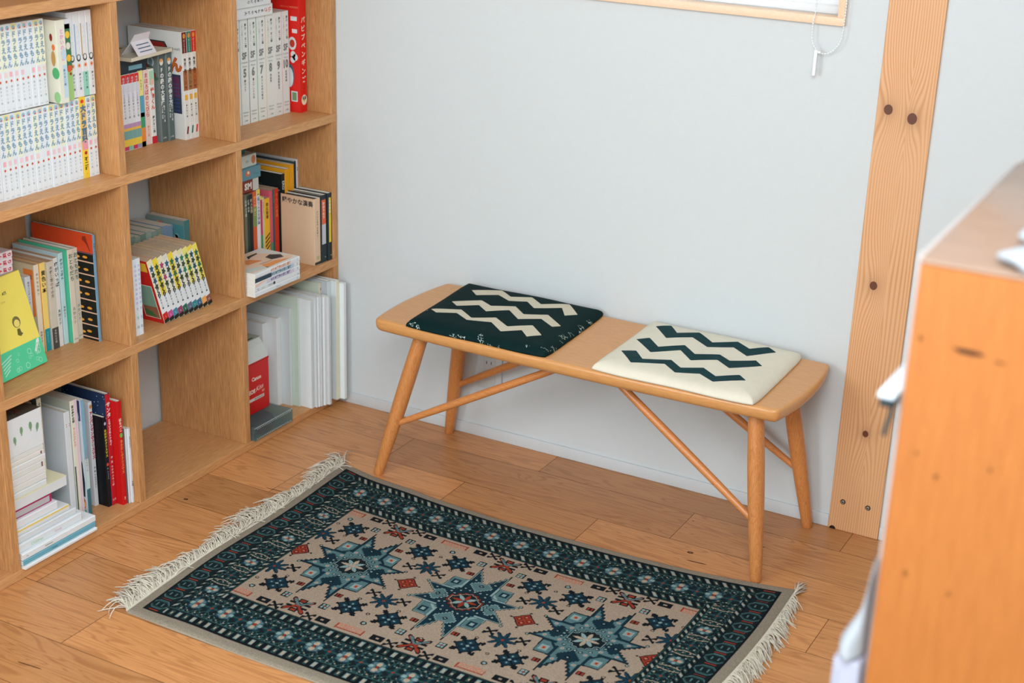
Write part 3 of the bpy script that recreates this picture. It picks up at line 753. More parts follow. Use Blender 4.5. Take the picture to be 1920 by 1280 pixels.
# ---- middle row right
def fd(txt, c, tc, lat=False, bold=0.02, extra=None, size=None):
    def f(m, w, h):
        if extra: extra(m, w, h)
        if txt:
            s_ = size or min(0.0105, w*0.72)
            (rtext if lat else vtext)(m, txt, w/2, h-0.012, s_, tc, **({} if lat else {'bold': bold, 'x': 0.0004}))
    return f
x_ = -0.170; gB = 'colourful paperbacks in the middle right cube'
def ex(*bs):
    return lambda m, w, h: [band(m, w, h*a, h*b, C(*c)) for a, b, c in bs]
def bee(m, w, h):
    for i in range(4): m.polyp((0.0004,0,0), SR, SU, [(0.001, h*0.20+i*0.011), (0.001, h*0.20+i*0.011+0.005), (w-0.002, h*0.26+i*0.011+0.006), (w-0.002, h*0.26+i*0.011+0.002)], INK)
back = [
 ('olive grey', 'paperback with pale lettering', -0.246, 0.0118, 0.206, (112, 112, 92), '日本ふう語', (214, 214, 196), None),
 ('dark green', 'slim paperback with white label', -0.234, 0.0098, 0.205, (40, 62, 56), '妖怪・怪談', (200, 205, 190), None),
 ('black', 'paperback with bold white characters', -0.224, 0.0128, 0.205, (30, 34, 36), '新人生術', (214, 208, 180), ex((0.0, 0.06, (196, 160, 120)))),
 ('orange and blue', 'paperback', -0.211, 0.0158, 0.21, (214, 96, 50), 'がくやまと', (240, 190, 120), ex((0, 0.22, (60, 120, 140)), (0.55, 0.8, (120, 150, 90)))),
 ('white', 'paperback with violet blue lettering', -0.195, 0.0137, 0.212, (226, 226, 230), '実践りんの文学論', (70, 80, 150), ex((0.92, 1, (232, 210, 90)))),
 ('magenta, green and yellow', 'paperback', -0.1811, 0.0085, 0.191, (220, 200, 90), '', (40, 40, 40), ex((0.45, 0.95, (196, 40, 110)), (0.25, 0.45, (50, 140, 100)))),
 ('cream flecked', 'paperback', -0.1724, 0.0085, 0.186, (206, 200, 160), 'ものがたり', (150, 140, 110), None),
 ('yellow', 'paperback with black bee stripes', -0.1637, 0.022, 0.18, (238, 182, 44), '悪女聖書', (90, 70, 30), bee),
 ('pink', 'paperback with orange foot', -0.1414, 0.013, 0.197, (212, 92, 112), '', (30, 30, 30), ex((0, 0.14, (226, 100, 50)), (0.16, 0.28, (80, 140, 110)))),
 ('dark teal', 'slim paperback', -0.1282, 0.0075, 0.197, (30, 92, 92), 'ながれの', (60, 150, 140), None),
 ('vermilion', 'paperback with gold lettering', -0.1205, 0.0175, 0.197, (204, 50, 30), 'りんごの音楽', (224, 130, 70), None),
 ('black', 'paperback tight against the cream slipcase', -0.1028, 0.009, 0.189, (24, 32, 34), '', (90, 120, 110), None)]
YSH = 0.0
for i, (c, t_, y, w, h, col, txt, tc, e) in enumerate(back):
    book('%s %s in the middle right cube' % (c, t_), -0.118, y, Z2, w, h, 0.105, C(*col), deco=fd(txt, col, C(*tc), extra=e), group=gB, paper=PAPERB)
# the front slipcases
def sl(m, w, h): vtext(m, '騒やかな演奏 長尾義人', w/2, h-0.035, 0.0050, DK, 1.35, 0.01); band(m, w, 0.0005, 0.008, C(40, 50, 48)); band(m, w, 0.014, 0.024, C(186, 178, 130), 0.008, w-0.006)
def sls(m, w, h, d):
    m.text('騒やかな演奏', (-d+0.004, -0.0004, h-0.021), FR, SU, 0.0168, INK, 'l', 0.02)
BG = C(224, 192, 160)
book('cream slipcase with black title across its face in the middle right cube', -0.0070, -0.0970, Z2, 0.0265, 0.182, 0.108, BG, BG, deco=sl, side=sls, hard=True, paper=C(40, 34, 30), name='boxed_book')
def bx(c, c2, t2):
    def f(m, w, h):
        band(m, w, 0.050, h-0.012, C(*c), 0.005, w-0.004)
        if c2: band(m, w, 0.050, 0.105, C(*c2), 0.005, w-0.004, x=0.0003)
        vtext(m, t2, w/2, h-0.018, 0.0085, C(235, 235, 230), 1.1, 0.04, x=0.0004)
        m.text('文庫', (0.0004, w*0.7, 0.012), SR, SU, 0.003, C(220, 226, 226))
    return f
NV = C(30, 44, 50)
book('dark slipcase with orange and grey spine label in the middle right cube', -0.0070, -0.0690, Z2, 0.0268, 0.184, 0.105, NV, NV, deco=bx((232, 104, 60), (196, 200, 206), 'かのうたう'), hard=True, paper=C(130, 130, 122), name='boxed_book', group='dark slipcases')
book('dark slipcase with yellow spine label beside the shelf end panel', -0.0045, -0.0405, Z2, 0.0190, 0.185, 0.105, NV, NV, deco=bx((232, 208, 70), None, 'いのちの'), hard=True, paper=C(150, 152, 146), name='boxed_book', group='dark slipcases')
# tall row behind the slipcases
tall = [('white', -0.0305, 0.0085, 0.258, (222, 226, 228), 'the shelf end panel'), ('navy', -0.0400, 0.0090, 0.254, (36, 56, 70), 'the white one'), ('grey blue', -0.0447, 0.0045, 0.252, (120, 140, 150), 'the navy one')]
book('tall white book against the end panel behind the dark slipcases', -0.1125, -0.0300, Z2, 0.0078, 0.259, 0.150, C(222, 226, 228), deco=lambda m, w, h: vtext(m, '詩集', w/2, h-0.02, 0.005, GREY), hard=True)
book('tall navy book behind the dark slipcases', -0.1125, -0.0400, Z2, 0.0098, 0.256, 0.150, C(32, 52, 62), cover=C(60, 80, 84), hard=True)
YL = C(236, 168, 34)
for i, (y, w) in enumerate(((-0.0475, 0.0072), (-0.0555, 0.0077))):
    book('slim tall yellow book behind the slipcases, %s of two' % ['right', 'left'][i], -0.1125, y, Z2, w, 0.250, 0.150, YL, hard=True, group='yellow books behind the slipcases')
book('wide tall yellow book behind the cream slipcase', -0.1125, -0.0790, Z2, 0.0210, 0.242, 0.155, YL, hard=True)
def blk(m, w, h): rtext(m, 'ERO', w/2, h-0.018, 0.013, C(214, 218, 216), 0.02)
def blks(m, w, h, d):
    m.text('lost in', (-d+0.02, -0.0004, h-0.020), FR, SU, 0.009, C(190, 196, 196), 'l'); m.text('sound', (-d+0.014, -0.0004, h-0.032), FR, SU, 0.009, C(190, 196, 196), 'l'); face(m, d, 0.030, 0.085, h-0.034, h-0.0335, C(180, 186, 186))
book('tall black book with white lettering behind the cream slipcase', -0.1140, -0.0935, Z2, 0.0140, 0.232, 0.150, C(22, 30, 32), deco=blk, side=blks, hard=True)
# three flat books stacked on the paperbacks at the left
zf = Z2+0.2130
flat('dark red book lying flat, bottom of the small stack in the middle right cube', -0.116, -0.292, -0.188, zf, 0.0330, 0.10, C(132, 52, 40), lambda m, L_, t: (m.quadp((0.0002,0,0), SR, SU, L_-0.024, L_, 0.001, t-0.001, C(196, 200, 192)), m.text('M', (0.0006, L_-0.037, 0.009), SR, SU, 0.022, C(226, 222, 210), 'c', 0.06), m.text('S', (0.0006, L_-0.052, 0.009), SR, SU, 0.022, C(226, 222, 210), 'c', 0.06)), group='small flat stack')
flat('teal book lying flat in the middle of the small stack in the middle right cube', -0.112, -0.290, -0.1835, zf+0.0332, 0.0325, 0.10, C(98, 146, 160), lambda m, L_, t: (m.text('フィッ', (0.0004, L_-0.016, 0.010), SR, SU, 0.008, C(50, 80, 96)), m.disc((0.0004,0,0), SR, SU, L_-0.052, 0.018, 0.010, 0.008, C(214, 120, 84)), m.disc((0.0006,0,0), SR, SU, L_-0.050, 0.020, 0.004, 0.004, C(230, 226, 210))), group='small flat stack')
flat('pale book with an orange disc, top of the small stack in the middle right cube', -0.116, -0.292, -0.1945, zf+0.0659, 0.0315, 0.10, C(204, 210, 200), lambda m, L_, t: (m.disc((0.0004,0,0), SR, SU, L_-0.012, 0.017, 0.0085, 0.011, C(196, 122, 84), 20), m.text('EH', (0.0004, L_-0.037, 0.012), SR, SU, 0.009, C(110, 116, 112))), group='small flat stack')
flat('teal paperback lying on the small stack right under the shelf board', -0.130, -0.300, -0.222, zf+0.0977, 0.0180, 0.09, C(40, 98, 92))
# five volumes stacked flat at the front edge
names5 = ['bottommost', 'second from bottom', 'middle one', 'second from top']
zs = Z2; sp5 = C(226, 230, 232)
def s5(i):
    def f(m, L_, t):
        if i == 0: m.text('高野文子', (0.0004, L_*0.5, t*0.3), SR, SU, 0.0045, C(140, 170, 200)); m.text('ろく', (0.0004, L_-0.010, t*0.3), SR, SU, 0.006, C(80, 120, 140)); m.text('〜〜', (0.0004, L_*0.7, t*0.3), SR, SU, 0.0045, C(150, 190, 200))
        if i == 1: m.disc((0.0004,0,0), SR, SU, L_*0.42, t*0.5, 0.0040, 0.0040, INK); m.text('CINEMA', (0.0004, L_*0.34, t*0.3), SR, SU, 0.006, GREY); m.text('みらい', (0.0004, L_*0.18, t*0.3), SR, SU, 0.005, GREY); m.text('七', (0.0004, 0.012, t*0.25), SR, SU, 0.008, DK); m.text('III', (0.0004, L_-0.006, t*0.2), (0,0,1), (0,-1,0), 0.006, DK)
        if i == 2: m.polyp((0.0002,0,0), SR, SU, [(0, 0.0005), (L_*0.28, t-0.0008), (L_*0.15, t-0.0006), (0, t*0.6)], C(236, 200, 180)); m.quadp((0.0001,0,0), SR, SU, L_*0.25, L_*0.87, 0.001, t-0.001, C(214, 208, 224)); m.text('★坂本龍馬の恋と冒険', (0.0004, L_*0.56, t*0.28), SR, SU, 0.0085, C(120, 104, 150), 'c', 0.03); m.text('3', (0.0004, L_-0.010, t*0.25), SR, SU, 0.009, C(60, 80, 70))
        if i == 3: m.quadp((0.0002,0,0), SR, SU, 0.0, L_*0.36, 0.0004, t-0.0004, C(44, 66, 80)); m.quadp((0.0002,0,0), SR, SU, L_*0.36, L_*0.87, 0.001, t-0.001, C(186, 206, 220)); m.text('★坂本龍馬の恋と冒険', (0.0004, L_*0.58, t*0.28), SR, SU, 0.0085, C(84, 110, 130), 'c', 0.03); m.text('2', (0.0004, L_-0.010, t*0.25), SR, SU, 0.009, C(60, 80, 70))
        if i == 4: m.text('★坂本龍馬の恋と冒険', (0.0004, L_*0.56, t*0.28), SR, SU, 0.0085, C(226, 150, 104), 'c', 0.03); m.text('1', (0.0004, L_-0.010, t*0.25), SR, SU, 0.009, C(60, 100, 80))
    return f
def topc(m, L_, t, d):
    O = (0, 0, t+0.0003); R_ = (0, 1, 0); U_ = (-1, 0, 0)
    m.polyp(O, R_, U_, [(0.001, 0.012), (0.03, 0.010), (L_-0.01, 0.012), (L_-0.004, 0.024), (L_-0.05, d-0.004), (0.06, d-0.003), (0.001, d-0.02)], C(244, 212, 186))
    O2 = (0, 0, t+0.0005)
    m.polyp(O2, R_, U_, [(0.06, 0.010), (0.16, 0.012), (0.12, 0.03), (0.07, 0.035)], C(240, 160, 100)); m.polyp(O2, R_, U_, [(0.05, 0.06), (0.10, 0.055), (0.085, 0.085), (0.05, 0.10)], C(240, 150, 96)); m.polyp(O2, R_, U_, [(0.0, 0.02), (0.07, 0.008), (0.055, 0.03), (0.0, 0.05)], C(206, 214, 206))
    O3 = (0, 0, t+0.0007)
    m.polyp(O3, R_, U_, [(0.12, 0.042), (0.155, 0.030), (0.168, 0.050), (0.15, 0.072), (0.125, 0.066)], C(64, 68, 70)); m.polyp(O3, R_, U_, [(0.085, 0.088), (0.10, 0.106), (0.14, 0.106), (0.135, 0.099), (0.105, 0.096)], C(64, 72, 70)); m.polyp(O3, R_, U_, [(0.07, 0.040), (0.115, 0.036), (0.116, 0.038), (0.071, 0.042)], C(90, 70, 60)); m.polyp(O3, R_, U_, [(0.02, 0.07), (0.045, 0.062), (0.045, 0.075), (0.02, 0.09)], C(240, 160, 110))
hs = [0.0130, 0.0120, 0.0122, 0.0118, 0.0120]
tops = ['bottom', 'second from bottom', 'middle', 'second from top']
for i in range(5):
    lab = ['white volume, bottom of the front stack in the middle right cube', 'white volume with a black dot, second from bottom of the front stack', 'white volume with lilac lettering band in the middle of the front stack', 'volume with dark blue spine corner, second from top of the front stack', 'volume with flesh toned drawn cover, top of the front stack, middle right cube'][i]
    dx = [0.0, -0.0006, 0.0, -0.0008, 0.0004][i]
    flat(lab, 0.024+dx, -0.391+0.0006*i, -0.2055, zs, hs[i]-0.0002, 0.126, sp5, s5(i), cover=C(232, 234, 230), group='five volume stack at the shelf edge', topdeco=topc if i == 4 else None)
    zs += hs[i]

# ---- middle row middle: leaning comics
MG = C(226, 234, 240)
def mag(i):
    def f(m, w, h):
        for q in range(9): m.quadp((0.0003,0,0), SR, SU, w*0.25, w*0.75, h-0.02-q*0.011, h-0.014-q*0.011, [C(206, 190, 226), C(190, 200, 230), C(214, 200, 232)][(q+i) % 3])
        for q in range(3): m.text('0ろね'[q], (0.0004, w/2, 0.062-q*0.022), SR, SU, 0.0085, C(110, 118, 130))
    return f
for i in range(3):
    book('slim white volume with faint violet print, %s beside the left divider of the centre cube' % ['first', 'second', 'third'][i], -0.033, -0.7655+i*0.0117, Z2, 0.0114, 0.184, 0.13, MG, deco=mag(i), group='slim white volumes in the centre cube')
base = [(205, 40, 36), (196, 84, 150), (70, 140, 170), (150, 70, 110), (40, 110, 90), (100, 110, 140), (50, 140, 150), (60, 110, 150), (236, 170, 90), (150, 90, 70)]
star = [(50, 90, 120), (60, 90, 70), (180, 70, 110), (60, 100, 140), (60, 110, 80), (50, 90, 120), (40, 130, 100), (40, 110, 80), (40, 80, 90), (40, 110, 80)]
top_ = [(232, 226, 180), (240, 214, 60), (232, 226, 190), (226, 220, 214), (240, 214, 60), (240, 226, 190), (232, 224, 170), (236, 226, 120), (240, 214, 80), (240, 222, 100)]
cv = [(205, 36, 32), (60, 150, 165), (60, 150, 170), (190, 190, 180), (196, 180, 90), (70, 80, 90), (40, 110, 140), (170, 180, 160), (240, 170, 40), (210, 180, 80)]
ang = math.radians(17.3)
def tdeco(i):
    def f(m, w, h):
        band(m, w, h-0.012, h-0.0005, C(*top_[i])); band(m, w, 0.075, h-0.012, C(*(top_[i] if i in (1, 4, 7, 9) else (232, 232, 214))))
        for q in range(4):
            s_ = C(*star[i]) if q % 2 == 0 else C(60, 74, 50)
            zc = h-0.024-q*0.0165
            m.polyp((0.0004,0,0), SR, SU, [(w/2+(0.0076 if k % 2 == 0 else 0.0042)*math.cos(k*PI/5+q), zc+(0.0108 if k % 2 == 0 else 0.0055)*math.sin(k*PI/5+q)) for k in range(10)], s_)
        vtext(m, 'くら', w/2, 0.094, 0.0125, INK, 0.85, 0.06, x=0.0005)
        band(m, w, 0.027, 0.075, C(230, 236, 240)); vtext(m, '藤子不二雄', w/2, 0.072, 0.0055, DK, 1.3, 0.03)
        band(m, w, 0.010, 0.027, C(*base[i])); band(m, w, 0.0005, 0.010, C(30, 34, 32)); m.text('%d' % (i+1), (0.0005, w/2, 0.014), SR, SU, 0.007, C(220, 224, 220))
    return f
def tside_(m, w, h, d):
    face(m, d, d-0.052, d-0.006, h-0.030, h-0.006, C(240, 190, 60)); face(m, d, d-0.055, d-0.008, 0.012, 0.105, C(225, 226, 214), -0.0003)
    face(m, d, d-0.053, d-0.010, 0.045, 0.103, C(130, 170, 150), -0.0005); face(m, d, d-0.053, d-0.010, 0.014, 0.045, C(150, 100, 76), -0.0005); m.polyp((-d, -0.0007, 0), FR, SU, [(d-0.05, 0.020), (d-0.018, 0.015), (d-0.03, 0.03), (d-0.05, 0.036)], C(60, 120, 70))
p = 0.01742; wlean = p*math.cos(ang)
for i in range(10):
    book('leaning comic volume with %s foot on a starry yellow spine, centre cube' % ['red', 'magenta', 'light blue', 'plum', 'dark green', 'slate', 'teal', 'blue', 'orange', 'brown'][i],
         -0.0345, -0.6565+i*p, Z2+0.0002, wlean, 0.174, 0.113, C(236, 232, 200), C(*cv[i]), deco=tdeco(i), side=tside_ if i == 0 else None, rot=(ang, 0, 0), group='leaning comic volumes in the centre cube', paper=PAPERB)
# behind them
rearc = [(120, 140, 130), (140, 154, 140), (110, 134, 124), (142, 158, 150), (122, 146, 140)]
for i in range(13):
    y = -0.712+i*0.0192
    book('grey green book in the rear row of the centre cube, %s from the left' % ORD[i].replace('rightmost', 'first'), -0.168, y, Z2, 0.0188, 0.174+0.002*(i % 3), 0.105, C(*(rearc[i % 5] if i < 11 else (110, 140, 168))), group='rear row of the centre cube')
def bt(m, w, h, d):
    for q in range(14):
        rr = random.Random(q); m.disc((-d, -0.0003-0.00001*q, 0), FR, SU, rr.random()*d*0.6+0.02, h-0.012-rr.random()*0.025, 0.006, 0.005, C(*rr.choice([(210, 70, 50), (196, 150, 120), (220, 110, 80)])), 8)
    face(m, d, d-0.045, d-0.003, 0.09, h-0.012, C(80, 150, 160), -0.0006)
    for q in range(7):
        rr = random.Random(q+9); m.disc((-d, -0.0008, 0), FR, SU, d-0.008-rr.random()*0.034, h-0.018-rr.random()*0.06, 0.007, 0.006, C(130, 180, 186), 8)
    face(m, d, d-0.050, d-0.015, 0.10, 0.135, C(214, 40, 36), -0.001)
book('teal and grey picture book against the right divider at the rear of the centre cube', -0.150, -0.4420, Z2, 0.0195, 0.181, 0.120, C(70, 130, 134), C(128, 150, 144), side=bt)

# ---- middle row left
def sd_blue(m, w, h): vtext(m, '詩集ラグタイム', w/2, h-0.02, 0.0045, C(60, 100, 130), 1.3)
def big_side(m, w, h, d):
    face(m, d, 0.0, d, h-0.044, h, C(222, 78, 38)); 
    m.polyp((-d, -0.0005, 0), FR, SU, [(d-0.030, h-0.008), (d-0.020, h-0.006), (d-0.017, h-0.016), (d-0.008, h-0.040), (d-0.010, h-0.040), (d-0.021, h-0.022), (d-0.031, h-0.016)], C(150, 50, 30))
    face(m, d, 0.0, d, h-0.0475, h-0.044, C(120, 80, 90), -0.0004)
    rr = random.Random(2)
    for k in range(7):
        zc = h-0.062-k*0.030
        face(m, d, 0.004, d-0.001, zc-0.006, zc-0.003, C(232, 190, 160), -0.0004)
        for q in range(7): 
            a = 0.012+q*0.024+rr.random()*0.008
            m.disc((-d, -0.0006, 0), FR, SU, a, zc+0.004+rr.random()*0.006, 0.0075, 0.0032, C(236, 168, 60), 10)
book('tall picture book with orange and black cover and blue spine, middle left cube', -0.080, -0.8275, Z2, 0.0085, 0.253, 0.185, C(118, 164, 196), C(22, 26, 24), deco=sd_blue, side=big_side, hard=True)
CRM = C(222, 214, 196)
def od(t_, a, col):
    return lambda m, w, h: (vtext(m, t_, w/2+0.0005, h-0.010, 0.0125, C(60, 96, 84), 1.05, 0.02), vtext(m, a, w/2, 0.085, 0.0085, C(110, 130, 120), 1.25, 0.0), m.text('筑摩書房', (0.0004, w/2, 0.008), SR, SU, 0.003, GREY))
MINT = C(84, 196, 158)
book('cream volume with green title, right of its matching pair in the middle left cube', -0.127, -0.8425, Z2, 0.0145, 0.217, 0.14, CRM, C(214, 150, 90), deco=od('おともだち', '高野文子', None), hard=True, group='cream volumes with green titles')
book('cream volume with green title and mint cover, left of its pair, middle left cube', -0.119, -0.8668, Z2, 0.0165, 0.221, 0.148, CRM, MINT, MINT, deco=od('おともだち', '高野文子', None), hard=True, group='cream volumes with green titles')
# (the pair is separated by the mint cover board)
def simple(t_, tc, size=0.009, z0=0.012, ex_=None, sub_=None):
    def f(m, w, h):
        if ex_: ex_(m, w, h)
        vtext(m, t_, w/2, h-z0, min(size, w*0.8), tc, 1.08, 0.02, x=0.0004)
        if sub_: vtext(m, sub_, w/2, h*0.42, min(size*0.8, w*0.6), tc, 1.2, 0.0, x=0.0004)
    return f
mcg = 'upright volumes in the middle left cube'
book('pale blue volume with dark lettering in the middle left cube', -0.131, -0.8825, Z2, 0.0135, 0.215, 0.14, C(190, 218, 224), deco=simple('棒がいっぽん', INK, 0.0075, 0.014, None, '高野文子'), group=mcg)
book('white volume with bold title in the middle left cube', -0.130, -0.8995, Z2, 0.0135, 0.208, 0.13, C(218, 222, 220), deco=simple('棒がいっぱ', INK, 0.011, 0.010, None, '高野文子'), group=mcg, paper=PAPERB)
book('grey cream volume with dark foot in the middle left cube', -0.128, -0.9205, Z2, 0.0195, 0.205, 0.13, C(206, 200, 186), deco=simple('平野と窓のその先', C(120, 116, 104), 0.0085, 0.012, lambda m, w, h: (band(m, w, 0.0, 0.050, C(74, 74, 72)), vtext(m, '本物の空間', w/2, 0.046, 0.006, C(210, 210, 200), 1.1, 0.0, x=0.0004))), group=mcg, paper=PAPERB)
book('yellow volume with bold title and teal foot in the middle left cube', -0.133, -0.9370, Z2, 0.0155, 0.206, 0.135, C(240, 212, 120), C(236, 170, 70), deco=simple('黄色い本', INK, 0.0125, 0.018, lambda m, w, h: (band(m, w, 0.0, 0.052, C(30, 146, 160)), vtext(m, '東野文子', w/2, 0.046, 0.0065, C(120, 190, 200), 1.1, 0.0, x=0.0004))), group=mcg, paper=PAPERB)
def crs(m, w, h, d):
    face(m, d, d-0.033, d-0.004, h-0.045, h-0.012, C(226, 126, 50)); face(m, d, d-0.018, d-0.004, 0.085, h-0.045, C(226, 126, 50)); m.text('年鑑', (-d+d-0.0185, -0.0005, h-0.033), FR, SU, 0.011, C(90, 40, 20))
def crd_(m, w, h):
    vtext(m, '絶対安全剃刀', w*0.5, h-0.020, 0.006, C(60, 70, 66), 1.5, 0.0); vtext(m, '高野文子', w*0.5, 0.05, 0.006, DK, 1.15, 0.0)
book('cream volume with orange label on its cover in the middle left cube', -0.136, -0.9515, Z2, 0.0140, 0.205, 0.14, C(226, 216, 196), C(206, 190, 158), deco=crd_, side=crs, group=mcg, paper=PAPERB)
book('small white volume left of the orange labelled one in the middle left cube', -0.147, -0.9690, Z2, 0.0165, 0.180, 0.12, C(206, 214, 220), deco=simple('東京コロボックル', C(110, 120, 126), 0.006, 0.012), group=mcg)
# red and white flat volumes behind the yellow book, on a plain box
yb = MB(); yb.rbox(-0.270, -0.152, -1.170, -0.992, Z2+0.0003, Z2+0.201, C(196, 190, 178), 0.002)
tag(yb.obj('storage_box'), 'plain box behind the leaning yellow book carrying the red and white volumes', 'box')
zs = Z2+0.2014
for i in range(3):
    flat('flat white volume with red lettering, %s of the three behind the yellow book' % ['bottom', 'middle', 'top'][i], -0.150, -1.165, -0.998+0.001*i, zs, 0.0158, 0.112, C(236, 226, 232), lambda m, L_, t: hjp(m, 'りぼん王り子', L_-0.012, t, 0.0105, C(206, 36, 60), 1.25, 0.05), group='red lettered flat volumes')
    zs += 0.0160
# leaning yellow book with mint band
yw, yh = 0.148, 0.210
al = math.radians(16.0)
yroot = empty('book', (-0.0665, -1.1265, Z2+0.0036), (0, -al, math.radians(6.0)))
tag(yroot, 'bright yellow book with mint green paper band leaning face out in the middle left cube', 'book')
m = MB(); YM = C(244, 228, 104)
m.rbox(-0.0100, 0.0, 0, yw-0.006, 0.0, yh, YM, 0.0008, 1, False)
m.text('ATI', (0.0003, 0.085, 0.172), SR, SU, 0.0085, INK, 'r', 0.03); m.text('なかの', (0.0003, 0.075, 0.156), SR, SU, 0.005, C(170, 160, 90), 'r')
# little printed girl's head
m.disc((0.0003,0,0), SR, SU, 0.088, 0.108, 0.0120, 0.0125, C(120, 112, 60), 20); m.disc((0.0005,0,0), SR, SU, 0.088, 0.105, 0.0085, 0.0085, C(240, 222, 118), 20)
m.polyp((0.0003,0,0), SR, SU, [(0.084, 0.093), (0.092, 0.093), (0.094, 0.083), (0.098, 0.080), (0.089, 0.076), (0.081, 0.081)], C(104, 100, 50))
m.obj('cover', yroot)
bd = MB(); BM = C(84, 206, 154); BL_ = C(170, 232, 204)
bd.rbox(-0.0104, 0.0006, -0.0004, yw-0.0056, 0.0002, 0.058, BM, 0.0006, 1, False)
rr = random.Random(4)
for q in range(16):
    cy, cz = 0.035+rr.random()*0.10, 0.008+rr.random()*0.042; r0 = 0.003+rr.random()*0.004
    pts_ = [(cy+r0*math.cos(2*PI*k/14), cz+r0*math.sin(2*PI*k/14)) for k in range(14)]
    for k in range(14):
        a_, b2 = pts_[k], pts_[(k+1) % 14]; ia = (cy+(a_[0]-cy)*0.78, cz+(a_[1]-cz)*0.78); ib = (cy+(b2[0]-cy)*0.78, cz+(b2[1]-cz)*0.78)
        bd.polyp((0.0009,0,0), SR, SU, [a_, b2, ib, ia], BL_)
for q in range(5): bd.polyp((0.0009,0,0), SR, SU, [(0.010, 0.036-q*0.007), (0.045-q*0.004, 0.046-q*0.007), (0.045-q*0.004, 0.049-q*0.007), (0.010, 0.039-q*0.007)], BL_)
bd.polyp((0.0009,0,0), SR, SU, [(yw-0.030, 0.030), (yw-0.014, 0.050), (yw-0.012, 0.058), (yw-0.020, 0.056), (yw-0.034, 0.034)], C(230, 244, 236))
o = bd.obj('paper_band', yroot)
o['label'] = 'mint green paper band with white doodles'

# ---- bottom row right: albums, red camera carton, clear case
AL = pmat('album_white', (228, 234, 235), 0.55, 0.3, var=0.02); ALG = pmat('album_grey', (212, 220, 221), 0.5, 0.35)
ga = 'white albums in the bottom right cube'
def album(label, x, y, w, h, d, mat, cov=None, spd=None, hard=True, rot=(0,0,0)):
    return book(label, x, y, Z1, w, h, d, mat, cov or mat, hard=hard, deco=spd, rot=rot, group=ga, cat='album', name='album', paper=PAPERW)
album('white album low behind the red carton, bottom right cube', -0.112, -0.1930, 0.0215, 0.238, 0.160, AL)
album('white ring binder beside the translucent folder, bottom right cube', -0.083, -0.1710, 0.0185, 0.252, 0.185, AL)
album('mint white slim album, bottom right cube', -0.031, -0.1442+0.0, 0.0060, 0.314, 0.230, C(206, 222, 210))
pf = empty('plastic_folder', (-0.052, -0.1440+0.0, Z1)); 
bpy.data.objects.remove(pf)
plast = pmat('translucent_plastic', (214, 224, 226), 0.25, 0.5, var=0.01)
album('glossy pale grey plastic folder, bottom right cube', -0.053, -0.1520, 0.0070, 0.281, 0.205, plast)
album('thick white album sticking out past the shelf front, bottom right cube', 0.005, -0.1375, 0.0135, 0.311, 0.265, ALG, AL)
for i, (y, w, x, h) in enumerate(((-0.1236, 0.0068, 0.012, 0.318), (-0.1164, 0.0068, 0.015, 0.316), (-0.1092, 0.0090, 0.018, 0.317), (-0.0998, 0.0100, 0.022, 0.314), (-0.0894, 0.0100, 0.030, 0.312))):
    album('slim white soft spined album, %s of five crowded together, bottom right cube' % ['leftmost', 'second', 'middle', 'fourth', 'rightmost'][i], x, y, w, h, 0.27, AL if i % 2 else pmat('album_cloth', (206, 210, 212), 0.7, 0.2, bump=0.4, bscale=160))
album('pale green card folder with red corner behind the white albums', -0.010, -0.0768, 0.0110, 0.340, 0.255, C(226, 216, 196), C(206, 216, 198), spd=lambda m, w, h: m.disc((0.0004,0,0), SR, SU, w*0.6, h-0.018, 0.0015, 0.004, C(170, 70, 60)))
album('grey faced large album next to the cream one, bottom right cube', 0.0100, -0.0655, 0.0150, 0.345, 0.270, ALG, pmat('album_face_grey', (194, 200, 206), 0.4, 0.4))
album('tall cream spined album, bottom right cube', 0.027, -0.0500, 0.0148, 0.345, 0.280, C(226, 226, 202), ALG)
album('tall white album closest to the back wall, bottom right cube', 0.041, -0.0350, 0.0128, 0.336, 0.280, AL)
# clear plastic case
cl = bpy.data.materials.new('smoky_clear_plastic'); cl.use_nodes = True
nt = cl.node_tree; b_ = nt.nodes['Principled BSDF']; b_.inputs['Base Color'].default_value = (0.30, 0.42, 0.44, 1); b_.inputs['Roughness'].default_value = 0.12
tb = nt.nodes.new('ShaderNodeBsdfTransparent'); tb.inputs[0].default_value = (0.78, 0.86, 0.87, 1)
ms = nt.nodes.new('ShaderNodeMixShader'); ms.inputs[0].default_value = 0.84
nt.links.new(tb.outputs[0], ms.inputs[2]); nt.links.new(b_.outputs[0], ms.inputs[1]); nt.links.new(ms.outputs[0], nt.nodes['Material Output'].inputs[0])
cx0, cx1, cy0, cy1, cz1 = -0.125, 0.010, -0.392, -0.2315, Z1+0.036
case = empty('plastic_case', (cx0, cy0, Z1)); tag(case, 'low smoky clear plastic case at the front of the bottom right cube', 'case')
def cpart(mb, name):
    o = mb.obj(name); o.parent = case; o.matrix_parent_inverse = Matrix.Translation((-cx0, -cy0, -Z1)); return o
m = MB(); tw = 0.0018
m.box(cx0, cx1, cy0, cy1, Z1, Z1+tw, cl); m.box(cx1-tw, cx1, cy0, cy1, Z1+tw, cz1-tw, cl); m.box(cx0, cx0+tw, cy0, cy1, Z1+tw, cz1-tw, cl)
m.box(cx0, cx1, cy0, cy0+tw, Z1+tw, cz1-tw, cl); m.box(cx0, cx1, cy1-tw, cy1, Z1+tw, cz1-tw, cl)
rim = C(190, 204, 204)
for i in range(22):
    yq = cy0+0.010+i*0.0067
    m.box(cx1, cx1+0.0004, yq, yq+0.0022, Z1+0.003, Z1+0.0052, rim); m.box(cx1, cx1+0.0004, yq, yq+0.0022, cz1-0.0052, cz1-0.003, rim)
cpart(m, 'case_body')
